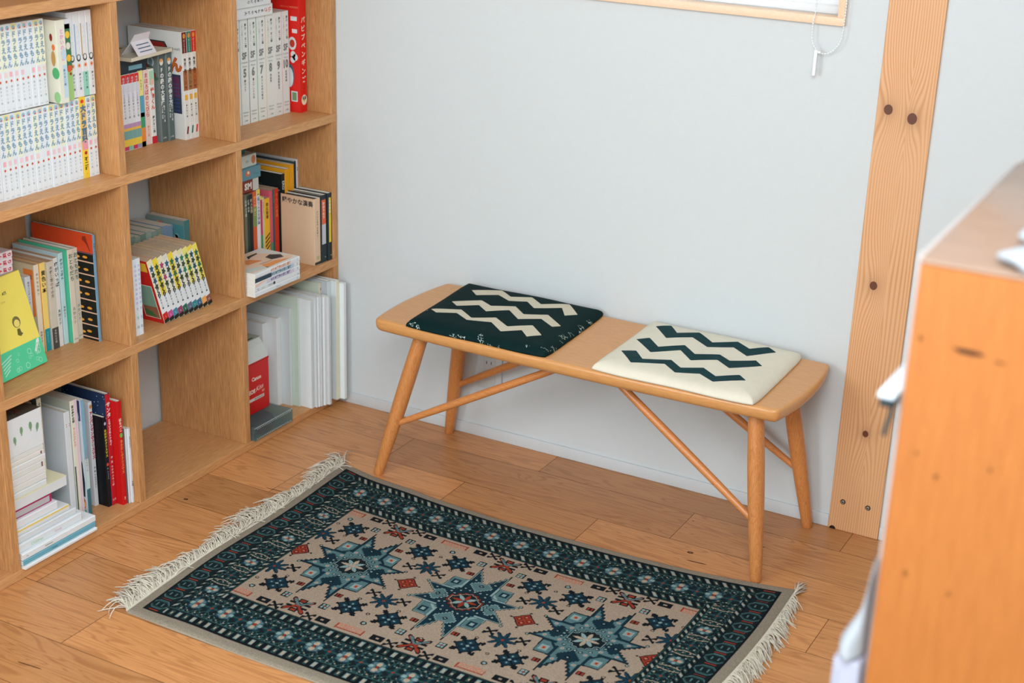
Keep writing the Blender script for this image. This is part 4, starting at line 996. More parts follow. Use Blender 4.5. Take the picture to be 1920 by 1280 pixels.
m = MB(); m.rbox(cx0-0.0005, cx1+0.0005, cy0-0.0005, cy1+0.0005, cz1-tw, cz1, cl, 0.0005, 1); m.box(cx1-0.001, cx1+0.0006, cy0, cy1, cz1-0.0004, cz1+0.0002, rim); cpart(m, 'case_lid')
m = MB(); m.tube([(-0.058, -0.324, Z1+0.004), (-0.058, -0.324, Z1+0.026)], 0.061, pmat('reel_maroon', (70, 24, 34), 0.3, 0.5), 40)
tag(m.obj('film_reel'), 'dark maroon disc lying inside the clear plastic case', 'disc')
# red camera carton standing on the case
kz = cz1+0.0004
carton = empty('camera_carton', (-0.052, -0.3935, kz)); tag(carton, 'red carton with white sloping lid standing on the clear plastic case', 'carton')
RC = pmat('carton_red', (206, 22, 24), 0.35, 0.45)
def kpart(mb, name):
    o = mb.obj(name); o.parent = carton; return o
m = MB(); kw = 0.145; kd = 0.085; kh = 0.142
m.rbox(-kd, 0, 0, kw, 0, kh, RC, 0.001, 1, False); m.rbox(-kd, 0.0008, -0.0008, kw+0.0008, kh-0.004, kh+0.001, C(190, 20, 24), 0.0005, 1, False)
KX = 0.0004; KW = C(240, 228, 214)
m.text('Canon', (KX, 0.111, 0.092), (0, 1, 0.0), SU, 0.0145, KW, 'r', 0.035); 
m.text('EOS', (KX, 0.086, 0.058), SR, SU, 0.0155, KW, 'r', 0.045); m.text('Kiss', (KX, 0.088, 0.059), (0, 1, 0.12), (0, 0.25, 1), 0.019, KW, 'l', 0.0); m.text('X5', (KX, 0.112, 0.051), (0, 1, 0), (0, 0.25, 1), 0.0095, KW, 'l', 0.0)
m.quadp((KX,0,0), SR, SU, 0.040, 0.122, 0.036, 0.0445, C(224, 214, 204)); m.text('EF-S18-55 IS II', (KX+0.0003, 0.118, 0.0382), SR, SU, 0.0062, C(60, 40, 40), 'r', 0.02)
kpart(m, 'carton_body')
m = MB()
prof = [(0.0, kh+0.001), (-0.006, kh+0.018), (-0.016, kh+0.034), (-0.030, kh+0.047), (-kd, kh+0.047), (-kd, kh+0.001)]
m.prism(prof, 0.0, kw, 'y', C(206, 212, 208)); 
m.box(-kd, -0.029, -0.001, kw+0.003, kh+0.0472, kh+0.049, C(170, 178, 166))
for i in range(4): m.box(-0.038-0.011*i, -0.033-0.011*i, 0.060, kw-0.02-0.01*i, kh+0.0491, kh+0.0494, C(52, 60, 56))
kpart(m, 'carton_lid')

# ---- bottom row left: uprights
gc = 'picture books in the bottom left cube'
book('slim white booklet in the bottom left cube, right one of two', -0.0175, -0.8196, Z1, 0.0072, 0.190, 0.13, C(224, 226, 230), deco=lambda m, w, h: (vtext(m, 'みずのかたち', w/2, h-0.02, 0.0045, DK, 1.1), vtext(m, '作品集', w/2, 0.055, 0.004, DK, 1.1)), group='slim white booklets')
book('slim white booklet in the bottom left cube, left one of two', -0.0215, -0.8262, Z1, 0.0062, 0.191, 0.13, C(216, 218, 222), C(96, 108, 110), group='slim white booklets')
def rd1(m, w, h): vtext(m, 'うごく・', w/2, h-0.015, 0.005, C(150, 30, 24)); vtext(m, 'はらぺこ', w/2, h-0.042, 0.0085, C(236, 226, 214), 1.0, 0.04); m.disc((0.0005,0,0), SR, SU, w/2, h-0.085, 0.0045, 0.006, C(120, 190, 80)); vtext(m, 'あおむしのクリスマス', w/2, h-0.096, 0.0085, C(240, 140, 70), 1.02, 0.04); vtext(m, '偕成', w/2, 0.02, 0.004, C(240, 210, 200))
book('bright red picture book with orange and white title in the bottom left cube', -0.0265, -0.8410, Z1, 0.0144, 0.262, 0.215, C(206, 20, 22), deco=rd1, hard=True, group=gc)
def rd2(m, w, h): vtext(m, 'サンタ', w*0.5, h-0.020, 0.0125, C(236, 232, 226), 1.05, 0.04); vtext(m, 'とちいさなトナカイ', w*0.5, h-0.062, 0.0075, C(236, 226, 220), 1.0, 0.04); vtext(m, '作・絵 たかのふみこ訳', w*0.5, 0.125, 0.0062, C(236, 214, 208), 1.25, 0.02); m.text('出版', (0.0004, w/2, 0.012), SR, SU, 0.006, C(236, 200, 196))
def nvs(m, w, h, d):
    rr = random.Random(8)
    for q in range(60): m.disc((-d, -0.0004, 0), FR, SU, rr.random()*d, h-0.006-rr.random()*0.09, 0.0012, 0.0012, C(206, 214, 220), 6)
book('tall red spined picture book with starry navy cover in the bottom left cube', -0.046, -0.8557, Z1, 0.0144, 0.281, 0.210, C(192, 28, 40), C(36, 56, 92), deco=rd2, side=nvs, hard=True, group=gc)
def bk(m, w, h): m.disc((0.0005,0,0), SR, SU, w*0.5, h-0.016, 0.003, 0.004, C(196, 206, 226)); vtext(m, 'おばけのクリスマス', w*0.5, h-0.030, 0.0072, C(232, 214, 60), 1.1, 0.04); m.disc((0.0005,0,0), SR, SU, w*0.5, 0.108, 0.0035, 0.004, C(226, 80, 40)); vtext(m, '作 ジョエル', w*0.5, 0.100, 0.005, C(160, 170, 176), 1.1)
book('black spined picture book with yellow lettering in the bottom left cube', -0.048, -0.8662, Z1, 0.0105, 0.227, 0.205, C(18, 24, 30), C(8, 12, 18), deco=bk, hard=True, group=gc)
def an(m, w, h): m.disc((0.0005,0,0), SR, SU, w/2, h-0.012, 0.004, 0.005, C(210, 140, 60)); vtext(m, 'アンパンマンのクリスマス', w/2, h-0.024, 0.0098, C(196, 44, 60), 1.02, 0.05); vtext(m, '作・絵 やなせたかし', w/2, 0.100, 0.0058, C(70, 80, 110), 1.05, 0.02)
book('white spined picture book with red title in the bottom left cube', -0.077, -0.8790, Z1, 0.0115, 0.263, 0.175, C(220, 226, 232), deco=an, hard=True, group=gc)
def bwd(m, w, h): band(m, w, 0.0, 0.075, C(60, 110, 120)); band(m, w, 0.075, 0.15, C(196, 214, 214)); vtext(m, 'こぶじまはなのくま', w/2, 0.175, 0.0055, C(170, 120, 110), 1.15)
def bws(m, w, h, d):
    face(m, d, 0.0, d-0.004, h-0.052, h-0.002, C(52, 60, 104)); m.disc((-d, -0.0005, 0), FR, SU, d-0.020, h-0.042, 0.012, 0.018, C(160, 168, 196)); face(m, d, 0, d-0.004, 0.055, h-0.055, C(196, 208, 216))
    m.polyp((-d, -0.0006, 0), FR, SU, [(d-0.040, 0.160), (d-0.022, 0.165), (d-0.008, 0.140), (d-0.004, 0.09), (d-0.006, 0.055), (d-0.05, 0.06)], C(34, 48, 58)); m.disc((-d, -0.0008, 0), FR, SU, d-0.018, 0.038, 0.013, 0.017, C(226, 96, 50)); m.disc((-d, -0.001, 0), FR, SU, d-0.012, 0.036, 0.006, 0.008, C(240, 196, 140)); face(m, d, 0, d-0.004, 0.002, 0.022, C(130, 190, 186), -0.0007)
book('tall picture book with blue spine and orange fish cover, bottom left cube', -0.044, -0.9350, Z1, 0.0110, 0.296, 0.235, C(128, 172, 196), C(206, 212, 216), deco=bwd, side=bws, hard=True, group=gc)
book('dark narrow book between the picture books in the bottom left cube', -0.150, -0.9040, Z1, 0.0190, 0.290, 0.12, C(28, 44, 46), group=gc)
def cpk(m, w, h): band(m, w, 0.0, h, C(226, 196, 214), w-0.010, w-0.003); vtext(m, '夏の森林公園', w*0.3, h-0.012, 0.0065, C(60, 66, 60), 1.1, 0.05); vtext(m, 'まんがの描き方', w*0.3, h-0.065, 0.0062, C(232, 150, 120), 1.1, 0.04); band(m, w, 0.0, 0.14, C(60, 74, 76), 0.0, 0.004)
book('tall cream and pink magazine in the bottom left cube', -0.052, -0.9590, Z1, 0.0215, 0.300, 0.21, C(226, 222, 206), C(176, 180, 166), deco=cpk, group=gc)
def wt(m, w, h):
    for q in range(2): m.text('：', (0.0004, w*(0.3+0.5*q), h-0.036), SR, SU, 0.010, C(206, 70, 80), 'c', 0.04)
book('tall plain white book with two tiny red marks in the bottom left cube', -0.055, -0.9765, Z1, 0.0172, 0.278, 0.185, C(218, 222, 226), C(206, 212, 216), deco=wt, hard=True, group=gc)
# left stack, from the floor of the cube upwards
g = 'flat stack in the bottom left cube'
zs = Z1
st_ = [ # label, x front, y right, thickness, colour, depth, deco
 ('white board, lowest of the flat stack in the bottom left cube', 0.010, -0.9660, 0.0080, (228, 230, 232), 0.22, None),
 ('light blue volume near the bottom of the flat stack, bottom left cube', 0.004, -0.9640, 0.0120, (104, 166, 184), 0.22, lambda m, L_, t: (ht(m, 'Koaidiac', L_*0.42, t, 0.005, C(50, 90, 110)))),
 ('white volume directly on the light blue one', 0.003, -0.9620, 0.0150, (226, 230, 232), 0.22, lambda m, L_, t: (ht(m, 'Architecture', L_*0.35, t, 0.0045, DK), ht(m, 'Vol', L_*0.06, t, 0.004, DK))),
 ('white volume with pale coloured lettering in the flat stack', -0.006, -0.9950, 0.0190, (222, 228, 232), 0.20, lambda m, L_, t: (m.text('Children', (0.0004, L_*0.28, 0.005), SR, SU, 0.010, C(176, 214, 186), 'c', 0.02), m.text('book', (0.0004, L_*0.62, 0.005), SR, SU, 0.010, C(214, 190, 200), 'c', 0.02))),
 ('thick plain white volume in the middle of the flat stack', -0.012, -1.0050, 0.0150, (216, 222, 226), 0.18, None),
 ('white volume with yellow edge line in the flat stack', -0.016, -1.0200, 0.0140, (222, 226, 226), 0.16, lambda m, L_, t: m.quadp((0.0003,0,0), SR, SU, 0, L_, t-0.0045, t-0.0005, C(238, 206, 110))),
 ('white volume under the magenta one', -0.022, -1.0480, 0.0180, (228, 230, 234), 0.15, None),
 ('magenta edged book in the flat stack of the bottom left cube', -0.030, -1.0560, 0.0220, (176, 40, 96), 0.14, lambda m, L_, t: m.quadp((0.0003,0,0), SR, SU, 0.002, L_-0.006, 0.0035, t-0.0045, C(186, 184, 186))),
]
for lab, xf, yr, t_, col, d_, dc in st_:
    flat(lab, xf, -1.1815, yr, zs, t_-0.0003, d_, C(*col), dc, group=g); zs += t_
ZT = zs
tray = MB(); tray.box(-0.225, -0.028, -1.1815, -1.0100, ZT+0.0002, ZT+0.0222, C(222, 226, 228)); tray.box(-0.225, -0.0275, -1.1815, -1.0095, ZT+0.0222, ZT+0.0236, C(232, 226, 190))
tag(tray.obj('flat_box'), 'flat white box with cream top jutting right in the middle of the left stack', 'box')
zs = ZT+0.0238
ws = [0.0135, 0.0150, 0.0165, 0.0155, 0.0140, 0.0110, 0.0120]
for i, t_ in enumerate(ws):
    def wd(m, L_, t, i=i):
        if i in (5, 3): m.quadp((0.0003,0,0), SR, SU, L_-0.010, L_-0.006, 0.002, t-0.002, C(120, 80, 80))
    flat('plain white volume above the cream topped box, %s of the seven' % ['lowest', 'second', 'third', 'middle', 'fifth', 'sixth', 'topmost'][i], -0.030-0.0006*((i*3) % 4), -1.1815, -1.066+0.0012*((i*5) % 3), zs, t_-0.0003, 0.14, C(222+(i*3) % 8, 226, 226-(i*5) % 9), wd, group='seven plain white volumes'); zs += t_
CW = C(228, 232, 234)
cb = MB(); cb.rbox(-0.170, -0.030, -1.1815, -1.0645, zs+0.0002, 0.353, CW, 0.001, 1, False)
DKT = C(88, 82, 72)
cb.box(-0.169, -0.031, -1.1805, -1.0655, 0.353, 0.3536, DKT)
rr = random.Random(12)
for q in range(34):
    a_ = rr.random()*6; X_, Y_ = -0.16+rr.random()*0.12, -1.17+rr.random()*0.095; l_ = 0.004+rr.random()*0.008
    cb.polyp((X_, Y_, 0.3539), (math.cos(a_), math.sin(a_), 0), (-math.sin(a_), math.cos(a_), 0), [(-l_, -0.001), (l_, -0.0015), (l_*0.6, 0.0018), (-l_, 0.001)], C(*rr.choice([(150, 84, 50), (60, 50, 44), (170, 160, 130)])))
hb = 0.353-zs
def cactus(y, z, s_, a_):
    G1 = C(126, 164, 124)
    cb.polyp((-0.0297, y, z), (0, math.cos(a_), math.sin(a_)), (0, -math.sin(a_), math.cos(a_)), [(0.0045*s_*math.cos(k*PI/8), 0.009*s_*math.sin(k*PI/8)) for k in range(16)], G1)
    cb.polyp((-0.0295, y, z), (0, math.cos(a_), math.sin(a_)), (0, -math.sin(a_), math.cos(a_)), [(-0.001, -0.008*s_), (0.001, -0.008*s_), (0.0016, -0.013*s_), (0, -0.0115*s_), (-0.0022, -0.0145*s_)], C(110, 150, 110))
zc = (zs+0.353)/2
cactus(-1.144, zc-0.006, 0.9, 0.1); cactus(-1.124, zc+0.010, 0.95, 0.0); cactus(-1.098, zc+0.012, 1.0, 0.05); cactus(-1.079, zc+0.004, 0.95, -0.15)
tag(cb.obj('cactus_box'), 'white box printed with four green cactuses on top of the left stack, bottom left cube', 'box')
# items standing on the cream-topped box behind
book('cream spined slim volume standing on the cream topped box, bottom left cube', -0.077, -1.0310, ZT+0.0240, 0.0130, 0.178, 0.115, C(226, 220, 192), C(60, 66, 62), deco=lambda m, w, h: (vtext(m, '小沢健二', w/2, h-0.010, 0.0065, DK, 1.1, 0.04), vtext(m, 'の童謡集', w/2, h-0.044, 0.0065, C(220, 120, 90), 1.1, 0.04), vtext(m, '音楽之友', w/2, h-0.100, 0.005, DK, 1.1)))
book('green and red edged book behind the cactus box, bottom left cube', -0.090, -1.0560, ZT+0.0240, 0.0230, 0.170, 0.10, C(96, 120, 104), C(176, 50, 44), deco=lambda m, w, h: (band(m, w, h-0.035, h, C(196, 60, 44), 0.0, 0.010), m.disc((0.0004,0,0), SR, SU, w*0.7, h-0.03, 0.004, 0.008, C(206, 60, 50))))
# ------------------------------------------------------------------ bench
beech = wood('bench_oak', (218, 158, 96), (186, 126, 70), (0.6, 7, 7), 1.0, rough=0.32, spec=0.45, ring=0.16, streak=0.55, coat=0.15)
legm = wood('bench_leg_oak', (216, 144, 82), (172, 104, 52), (10, 10, 0.8), 0.8, rough=0.34, spec=0.45, ring=0.35, streak=0.55, coat=0.15)
bench = empty('bench', (0.86, -0.18, 0.0)); tag(bench, 'long light wood bench with round legs standing against the white wall', 'bench')
def bnp(mb, name):
    o = mb.obj(name); o.parent = bench; o.matrix_parent_inverse = Matrix.Translation((-0.86, 0.18, 0)); return o
# seat outline: bowed ends, rounded corners
def seat_outline(n=10):
    fl, fr, br, bl = (0.347, -0.345), (1.373, -0.349), (1.381, -0.016), (0.352, -0.010)
    pts = []
    def side(a, b, bow, k):
        a = Vector(a); b = Vector(b); d = b-a; nrm_ = Vector((d.y, -d.x)).normalized()
        return [a + d*(i/k) + nrm_*bow*(1-(2*i/k-1)**2) for i in range(k)]
    pts += side(fl, fr, 0.0115, 70)   # front edge bows out slightly
    pts += side(fr, br, 0.018, 30)
    pts += side(br, bl, 0.002, 70)
    pts += side(bl, fl, 0.016, 30)
    return pts
ol = seat_outline()
# round the corners by smoothing
def smooth_closed(p, it=2):
    for _ in range(it): p = [(p[i-1] + p[i]*2 + p[(i+1) % len(p)])*0.25 for i in range(len(p))]
    return p
def corner_cut(p):
    """Chaikin, two passes"""
    for _ in range(1):
        q = []
        for i in range(len(p)):
            a, b = p[i], p[(i+1) % len(p)]; q += [a*0.75+b*0.25, a*0.25+b*0.75]
        p = q
    return p
ol = corner_cut(smooth_closed(ol, 1))
cen = Vector((0.863, -0.18))
sb = MB(); rings = []
prof = [(0.0110, 0.415), (0.0065, 0.4147), (0.0030, 0.4136), (0.0008, 0.4112), (0.0, 0.4075), (0.0003, 0.3995), (0.0020, 0.3925), (0.0055, 0.3868), (0.0110, 0.3830), (0.020, 0.3810)]
cnt = len(ol); vs = []; fs = []
nor = []
for i in range(cnt):
    d = (ol[(i+1) % cnt]-ol[i-1]).normalized(); nor.append(Vector((d.y, -d.x)))
for off, z in prof:
    for i in range(cnt): q = ol[i]-nor[i]*off; vs.append((q.x, q.y, z))
for r in range(len(prof)-1):
    for i in range(cnt):
        j = (i+1) % cnt; fs.append((r*cnt+i, (r+1)*cnt+i, (r+1)*cnt+j, r*cnt+j))
sb.add(vs, [f[::-1] for f in fs], beech, True)
sb.add(vs[:cnt], [tuple(range(cnt))], beech); sb.add(vs[-cnt:], [tuple(range(cnt))[::-1]], beech)
bnp(sb, 'seat')
LG = [((0.354, -0.338, 0), (0.452, -0.290, 0.386)), ((0.3725, -0.024, 0), (0.440, -0.075, 0.386)), ((1.3735, -0.030, 0), (1.305, -0.080, 0.386)), ((1.3605, -0.345, 0), (1.308, -0.298, 0.386))]
for a, b in LG:
    a = Vector(a); b = Vector(b); m = MB()
    ts = [0, 0.01, 0.12, 0.3, 0.5, 0.7, 0.9, 1.0]; rs = [0.0108, 0.0125, 0.0142, 0.0168, 0.0188, 0.0192, 0.0180, 0.0170]
    m.tube([a.lerp(b, t_) for t_ in ts], rs, legm, 28); bnp(m, 'leg')
def legpt(i, z):
    a = Vector(LG[i][0]); b = Vector(LG[i][1]); return a.lerp(b, z/0.386)
for i, z, e in ((0, 0.136, (0.850, -0.270, 0.384)), (1, 0.146, (0.800, -0.092, 0.384)), (2, 0.146, (0.985, -0.092, 0.384)), (3, 0.132, (0.935, -0.270, 0.384))):
    m = MB(); p0 = legpt(i, z); p1 = Vector(e)
    m.tube([p0.lerp(p1, k/8) for k in range(9)], [0.0070, 0.0082, 0.0092, 0.0096, 0.0098, 0.0096, 0.0093, 0.0090, 0.0088], wood('bench_rod_oak', (216, 142, 80), (176, 106, 54), (0.8, 7, 7), 1.0, rough=0.34, ring=0.2, coat=0.15), 18)
    bnp(m, 'stretcher')

# cushions: puffed slabs, zigzag print kept as a distance field in the mesh
def in_poly_dist(px, py, poly):
    n = len(poly); inside = np.zeros(px.shape, bool); dist = np.full(px.shape, 9.0)
    for i in range(n):
        x1, y1 = poly[i]; x2, y2 = poly[(i+1) % n]
        c = ((y1 > py) != (y2 > py)) & (px < (x2-x1)*(py-y1)/((y2-y1) if y2 != y1 else 1e-9)+x1)
        inside ^= c
        dx, dy = x2-x1, y2-y1; t = np.clip(((px-x1)*dx+(py-y1)*dy)/(dx*dx+dy*dy+1e-12), 0, 1)
        dist = np.minimum(dist, np.hypot(px-x1-t*dx, py-y1-t*dy))
    return np.where(inside, dist, -dist)
def cushion(name, label, corners, polys, ground, print_, crackle):
    """corners FL,BL,BR,FR in world xy"""
    fl, bl, br, fr = [np.array(c) for c in corners]
    nx, ny = 150, 130
    u, v = np.meshgrid(np.linspace(0, 1, nx), np.linspace(0, 1, ny))
    P = fl[None,None]*((1-u)*(1-v))[...,None] + fr[None,None]*(u*(1-v))[...,None] + br[None,None]*(u*v)[...,None] + bl[None,None]*((1-u)*v)[...,None]
    wob = 0.0016*np.sin(u*19+1)*np.sin(v*3+0.5)
    P[...,0] += wob; P[...,1] += 0.0014*np.sin(u*11+2)
    # pull the corners slightly round
    cx = np.abs(u-0.5)*2; cy = np.abs(v-0.5)*2
    rr_ = (cx**9*cy**9); c0 = (fl+bl+br+fr)/4
    P += (c0-P)*(0.022*rr_)[...,None]
    e = np.minimum(np.minimum(u, 1-u)*0.36, np.minimum(v, 1-v)*0.34)
    prof_ = 1-np.exp(-(e/0.011)**0.9)
    hgt = 0.0165*prof_ + 0.0018*np.sin(u*7+v*4)*np.sin(v*6+1)*prof_
    zt = 0.4195 + hgt
    rng_ = np.random.RandomState(3)
    sd = np.full(u.shape, -9.0)
    for pl_ in polys: sd = np.maximum(sd, in_poly_dist(P[...,0], P[...,1], pl_))
    zbot = np.full(u.shape, 0.4156) + 0.0
    vs_ = np.concatenate([np.stack([P[...,0], P[...,1], zt], -1).reshape(-1, 3), np.stack([P[...,0], P[...,1], zbot], -1).reshape(-1, 3)])
    N_ = nx*ny; idx = np.arange(N_).reshape(ny, nx)
    a = idx[:-1, :-1].ravel(); b = idx[:-1, 1:].ravel(); c = idx[1:, 1:].ravel(); d = idx[1:, :-1].ravel()
    fcs = np.stack([a, b, c, d], 1).tolist() + (np.stack([d, c, b, a], 1)+N_).tolist()
    def strip(l, rev):
        o_ = []
        for i in range(len(l)-1):
            q = (l[i], l[i+1], l[i+1]+N_, l[i]+N_); o_.append(q[::-1] if rev else q)
        return o_
    fcs += strip(idx[0].tolist(), True) + strip(idx[-1].tolist(), False) + strip(idx[:, 0].tolist(), False) + strip(idx[:, -1].tolist(), True)
    me = bpy.data.meshes.new(name); me.from_pydata(vs_.tolist(), [], [tuple(f) for f in fcs])
    me.polygons.foreach_set('use_smooth', [True]*len(me.polygons))
    at = me.attributes.new('stripe', 'FLOAT', 'POINT'); s_ = sd.ravel()*1000
    at.data.foreach_set('value', np.concatenate([s_, np.full(N_, -99.0)]).astype(np.float32))
    ea = me.attributes.new('edge', 'FLOAT', 'POINT'); ea.data.foreach_set('value', np.concatenate([e.ravel(), e.ravel()*0]).astype(np.float32))
    mat = bpy.data.materials.new(name+'_cloth'); mat.use_nodes = True; nt = mat.node_tree; N = nt.nodes.new; L = nt.links.new; bs = nt.nodes['Principled BSDF']
    a1 = N('ShaderNodeAttribute'); a1.attribute_name = 'stripe'; g1 = N('ShaderNodeMath'); g1.operation = 'GREATER_THAN'; g1.inputs[1].default_value = 0; L(a1.outputs['Fac'], g1.inputs[0])
    tc = N('ShaderNodeTexCoord'); n1 = N('ShaderNodeTexNoise'); n1.inputs['Scale'].default_value = 45; n1.inputs['Detail'].default_value = 5; L(tc.outputs['Object'], n1.inputs['Vector'])
    def tone(c_, k): 
        mx = N('ShaderNodeMix'); mx.data_type = 'RGBA'; l_ = srgb(*c_); mx.inputs[6].default_value = (*[q*(1-k) for q in l_], 1); mx.inputs[7].default_value = (*[min(1, q*(1+k)) for q in l_], 1); L(n1.outputs[0], mx.inputs[0]); return mx.outputs[2]
    mm = N('ShaderNodeMix'); mm.data_type = 'RGBA'; L(g1.outputs[0], mm.inputs[0]); L(tone(ground, 0.28 if crackle else 0.06), mm.inputs[6]); L(tone(print_, 0.05 if crackle else 0.25), mm.inputs[7])
    col = mm.outputs[2]
    if crackle:   # worn white flecks near the edges
        a2 = N('ShaderNodeAttribute'); a2.attribute_name = 'edge'
        vo = N('ShaderNodeTexVoronoi'); vo.feature = 'DISTANCE_TO_EDGE'; vo.inputs['Scale'].default_value = 46; mp = N('ShaderNodeMapping'); mp.inputs['Scale'].default_value = (1, 1.5, 1)
        nd = N('ShaderNodeTexNoise'); nd.inputs['Scale'].default_value = 60; ad = N('ShaderNodeMix'); ad.data_type = 'RGBA'; ad.inputs[0].default_value = 0.05
        L(tc.outputs['Object'], mp.inputs[0]); L(mp.outputs[0], ad.inputs[6]); L(tc.outputs['Object'], nd.inputs['Vector']); L(nd.outputs['Color'], ad.inputs[7]); L(ad.outputs[2], vo.inputs['Vector'])
        lt = N('ShaderNodeMath'); lt.operation = 'LESS_THAN'; lt.inputs[1].default_value = 0.035; L(vo.outputs['Distance'], lt.inputs[0])
        n5 = N('ShaderNodeTexNoise'); n5.inputs['Scale'].default_value = 38; n5.inputs['Detail'].default_value = 4; L(tc.outputs['Object'], n5.inputs['Vector'])
        mr = N('ShaderNodeMapRange'); mr.inputs[1].default_value = 0.0; mr.inputs[2].default_value = 0.040; mr.inputs[3].default_value = 0.54; mr.inputs[4].default_value = 0.78; L(a2.outputs['Fac'], mr.inputs[0])
        gt = N('ShaderNodeMath'); gt.operation = 'GREATER_THAN'; L(n5.outputs[0], gt.inputs[0]); L(mr.outputs[0], gt.inputs[1])
        mu = N('ShaderNodeMath'); mu.operation = 'MULTIPLY'; L(lt.outputs[0], mu.inputs[0]); L(gt.outputs[0], mu.inputs[1])
        m3 = N('ShaderNodeMix'); m3.data_type = 'RGBA'; L(mu.outputs[0], m3.inputs[0]); L(col, m3.inputs[6]); m3.inputs[7].default_value = (*srgb(190, 206, 200), 1); col = m3.outputs[2]
    L(col, bs.inputs['Base Color']); bs.inputs['Roughness'].default_value = 0.75; bs.inputs['Specular IOR Level'].default_value = 0.12
    wv = N('ShaderNodeTexNoise'); wv.inputs['Scale'].default_value = 900; L(tc.outputs['Object'], wv.inputs['Vector'])
    n8 = N('ShaderNodeTexNoise'); n8.inputs['Scale'].default_value = 22; n8.inputs['Detail'].default_value = 3; L(tc.outputs['Object'], n8.inputs['Vector'])
    bp = N('ShaderNodeBump'); bp.inputs['Strength'].default_value = 0.2; bp.inputs['Distance'].default_value = 0.0005; L(wv.outputs[0], bp.inputs['Height'])
    bp2 = N('ShaderNodeBump'); bp2.inputs['Strength'].default_value = 0.25; bp2.inputs['Distance'].default_value = 0.004; L(n8.outputs[0], bp2.inputs['Height']); L(bp.outputs[0], bp2.inputs['Normal'])
    L(bp2.outputs[0], bs.inputs['Normal'])
    me.materials.append(mat); me.validate()
    o = bpy.data.objects.new(name, me); COL.objects.link(o); tag(o, label, 'cushion', 'seat cushions on the bench')
    return o
LP = [[(0.4668, -0.0836), (0.5276, -0.0361), (0.5723, -0.0717), (0.6176, -0.0435), (0.6604, -0.0764), (0.718, -0.0351), (0.7708, -0.0948), (0.7472, -0.1176), (0.7169, -0.0728), (0.6597, -0.1113), (0.6238, -0.0795), (0.5839, -0.1028), (0.5414, -0.0778), (0.497, -0.1129)], [(0.4671, -0.1817), (0.5286, -0.1402), (0.5676, -0.1628), (0.6179, -0.1289), (0.6607, -0.1665), (0.7099, -0.1334), (0.773, -0.1869), (0.758, -0.2047), (0.7107, -0.1694), (0.6667, -0.2057), (0.6193, -0.1631), (0.5765, -0.2024), (0.5403, -0.1741), (0.495, -0.2047)], [(0.4521, -0.2559), (0.5189, -0.2226), (0.5681, -0.2584), (0.6173, -0.2254), (0.6689, -0.2621), (0.7163, -0.2238), (0.7664, -0.2726), (0.7405, -0.2984), (0.7104, -0.2671), (0.6709, -0.2978), (0.6228, -0.2576), (0.5664, -0.2775), (0.5224, -0.2503), (0.48, -0.2765)]]
RP = [[(0.9638, -0.064), (0.9913, -0.035), (1.0256, -0.0809), (1.0681, -0.0445), (1.1194, -0.0919), (1.1676, -0.0531), (1.2074, -0.0819), (1.2406, -0.0456), (1.268, -0.071), (1.2178, -0.1278), (1.1725, -0.0931), (1.1215, -0.1291), (1.0685, -0.0888), (1.0189, -0.1297)], [(0.9597, -0.1669), (0.9849, -0.1467), (1.0258, -0.1905), (1.0746, -0.1493), (1.1154, -0.1882), (1.1633, -0.1554), (1.1964, -0.1788), (1.245, -0.1415), (1.2695, -0.1669), (1.2127, -0.2248), (1.1719, -0.1919), (1.1216, -0.2283), (1.0787, -0.1847), (1.0245, -0.2314)], [(0.9627, -0.2573), (0.9932, -0.2403), (1.0267, -0.2807), (1.0833, -0.2484), (1.1188, -0.2786), (1.163, -0.2525), (1.2044, -0.2844), (1.2474, -0.2502), (1.2713, -0.2739), (1.2103, -0.3159), (1.1688, -0.289), (1.1191, -0.3118), (1.0805, -0.2793), (1.0143, -0.3169)]]
cushion('seat_cushion', 'dark green flat cushion with cream zigzags on the left of the bench', [(0.436, -0.354), (0.410, -0.012), (0.805, -0.008), (0.818, -0.352)], LP, (4, 34, 34), (208, 200, 178), True)
cushion('seat_cushion', 'cream flat cushion with dark green zigzags on the right of the bench', [(0.932, -0.358), (0.929, -0.006), (1.318, -0.018), (1.3205, -0.355)], RP, (222, 216, 198), (24, 58, 62), False)

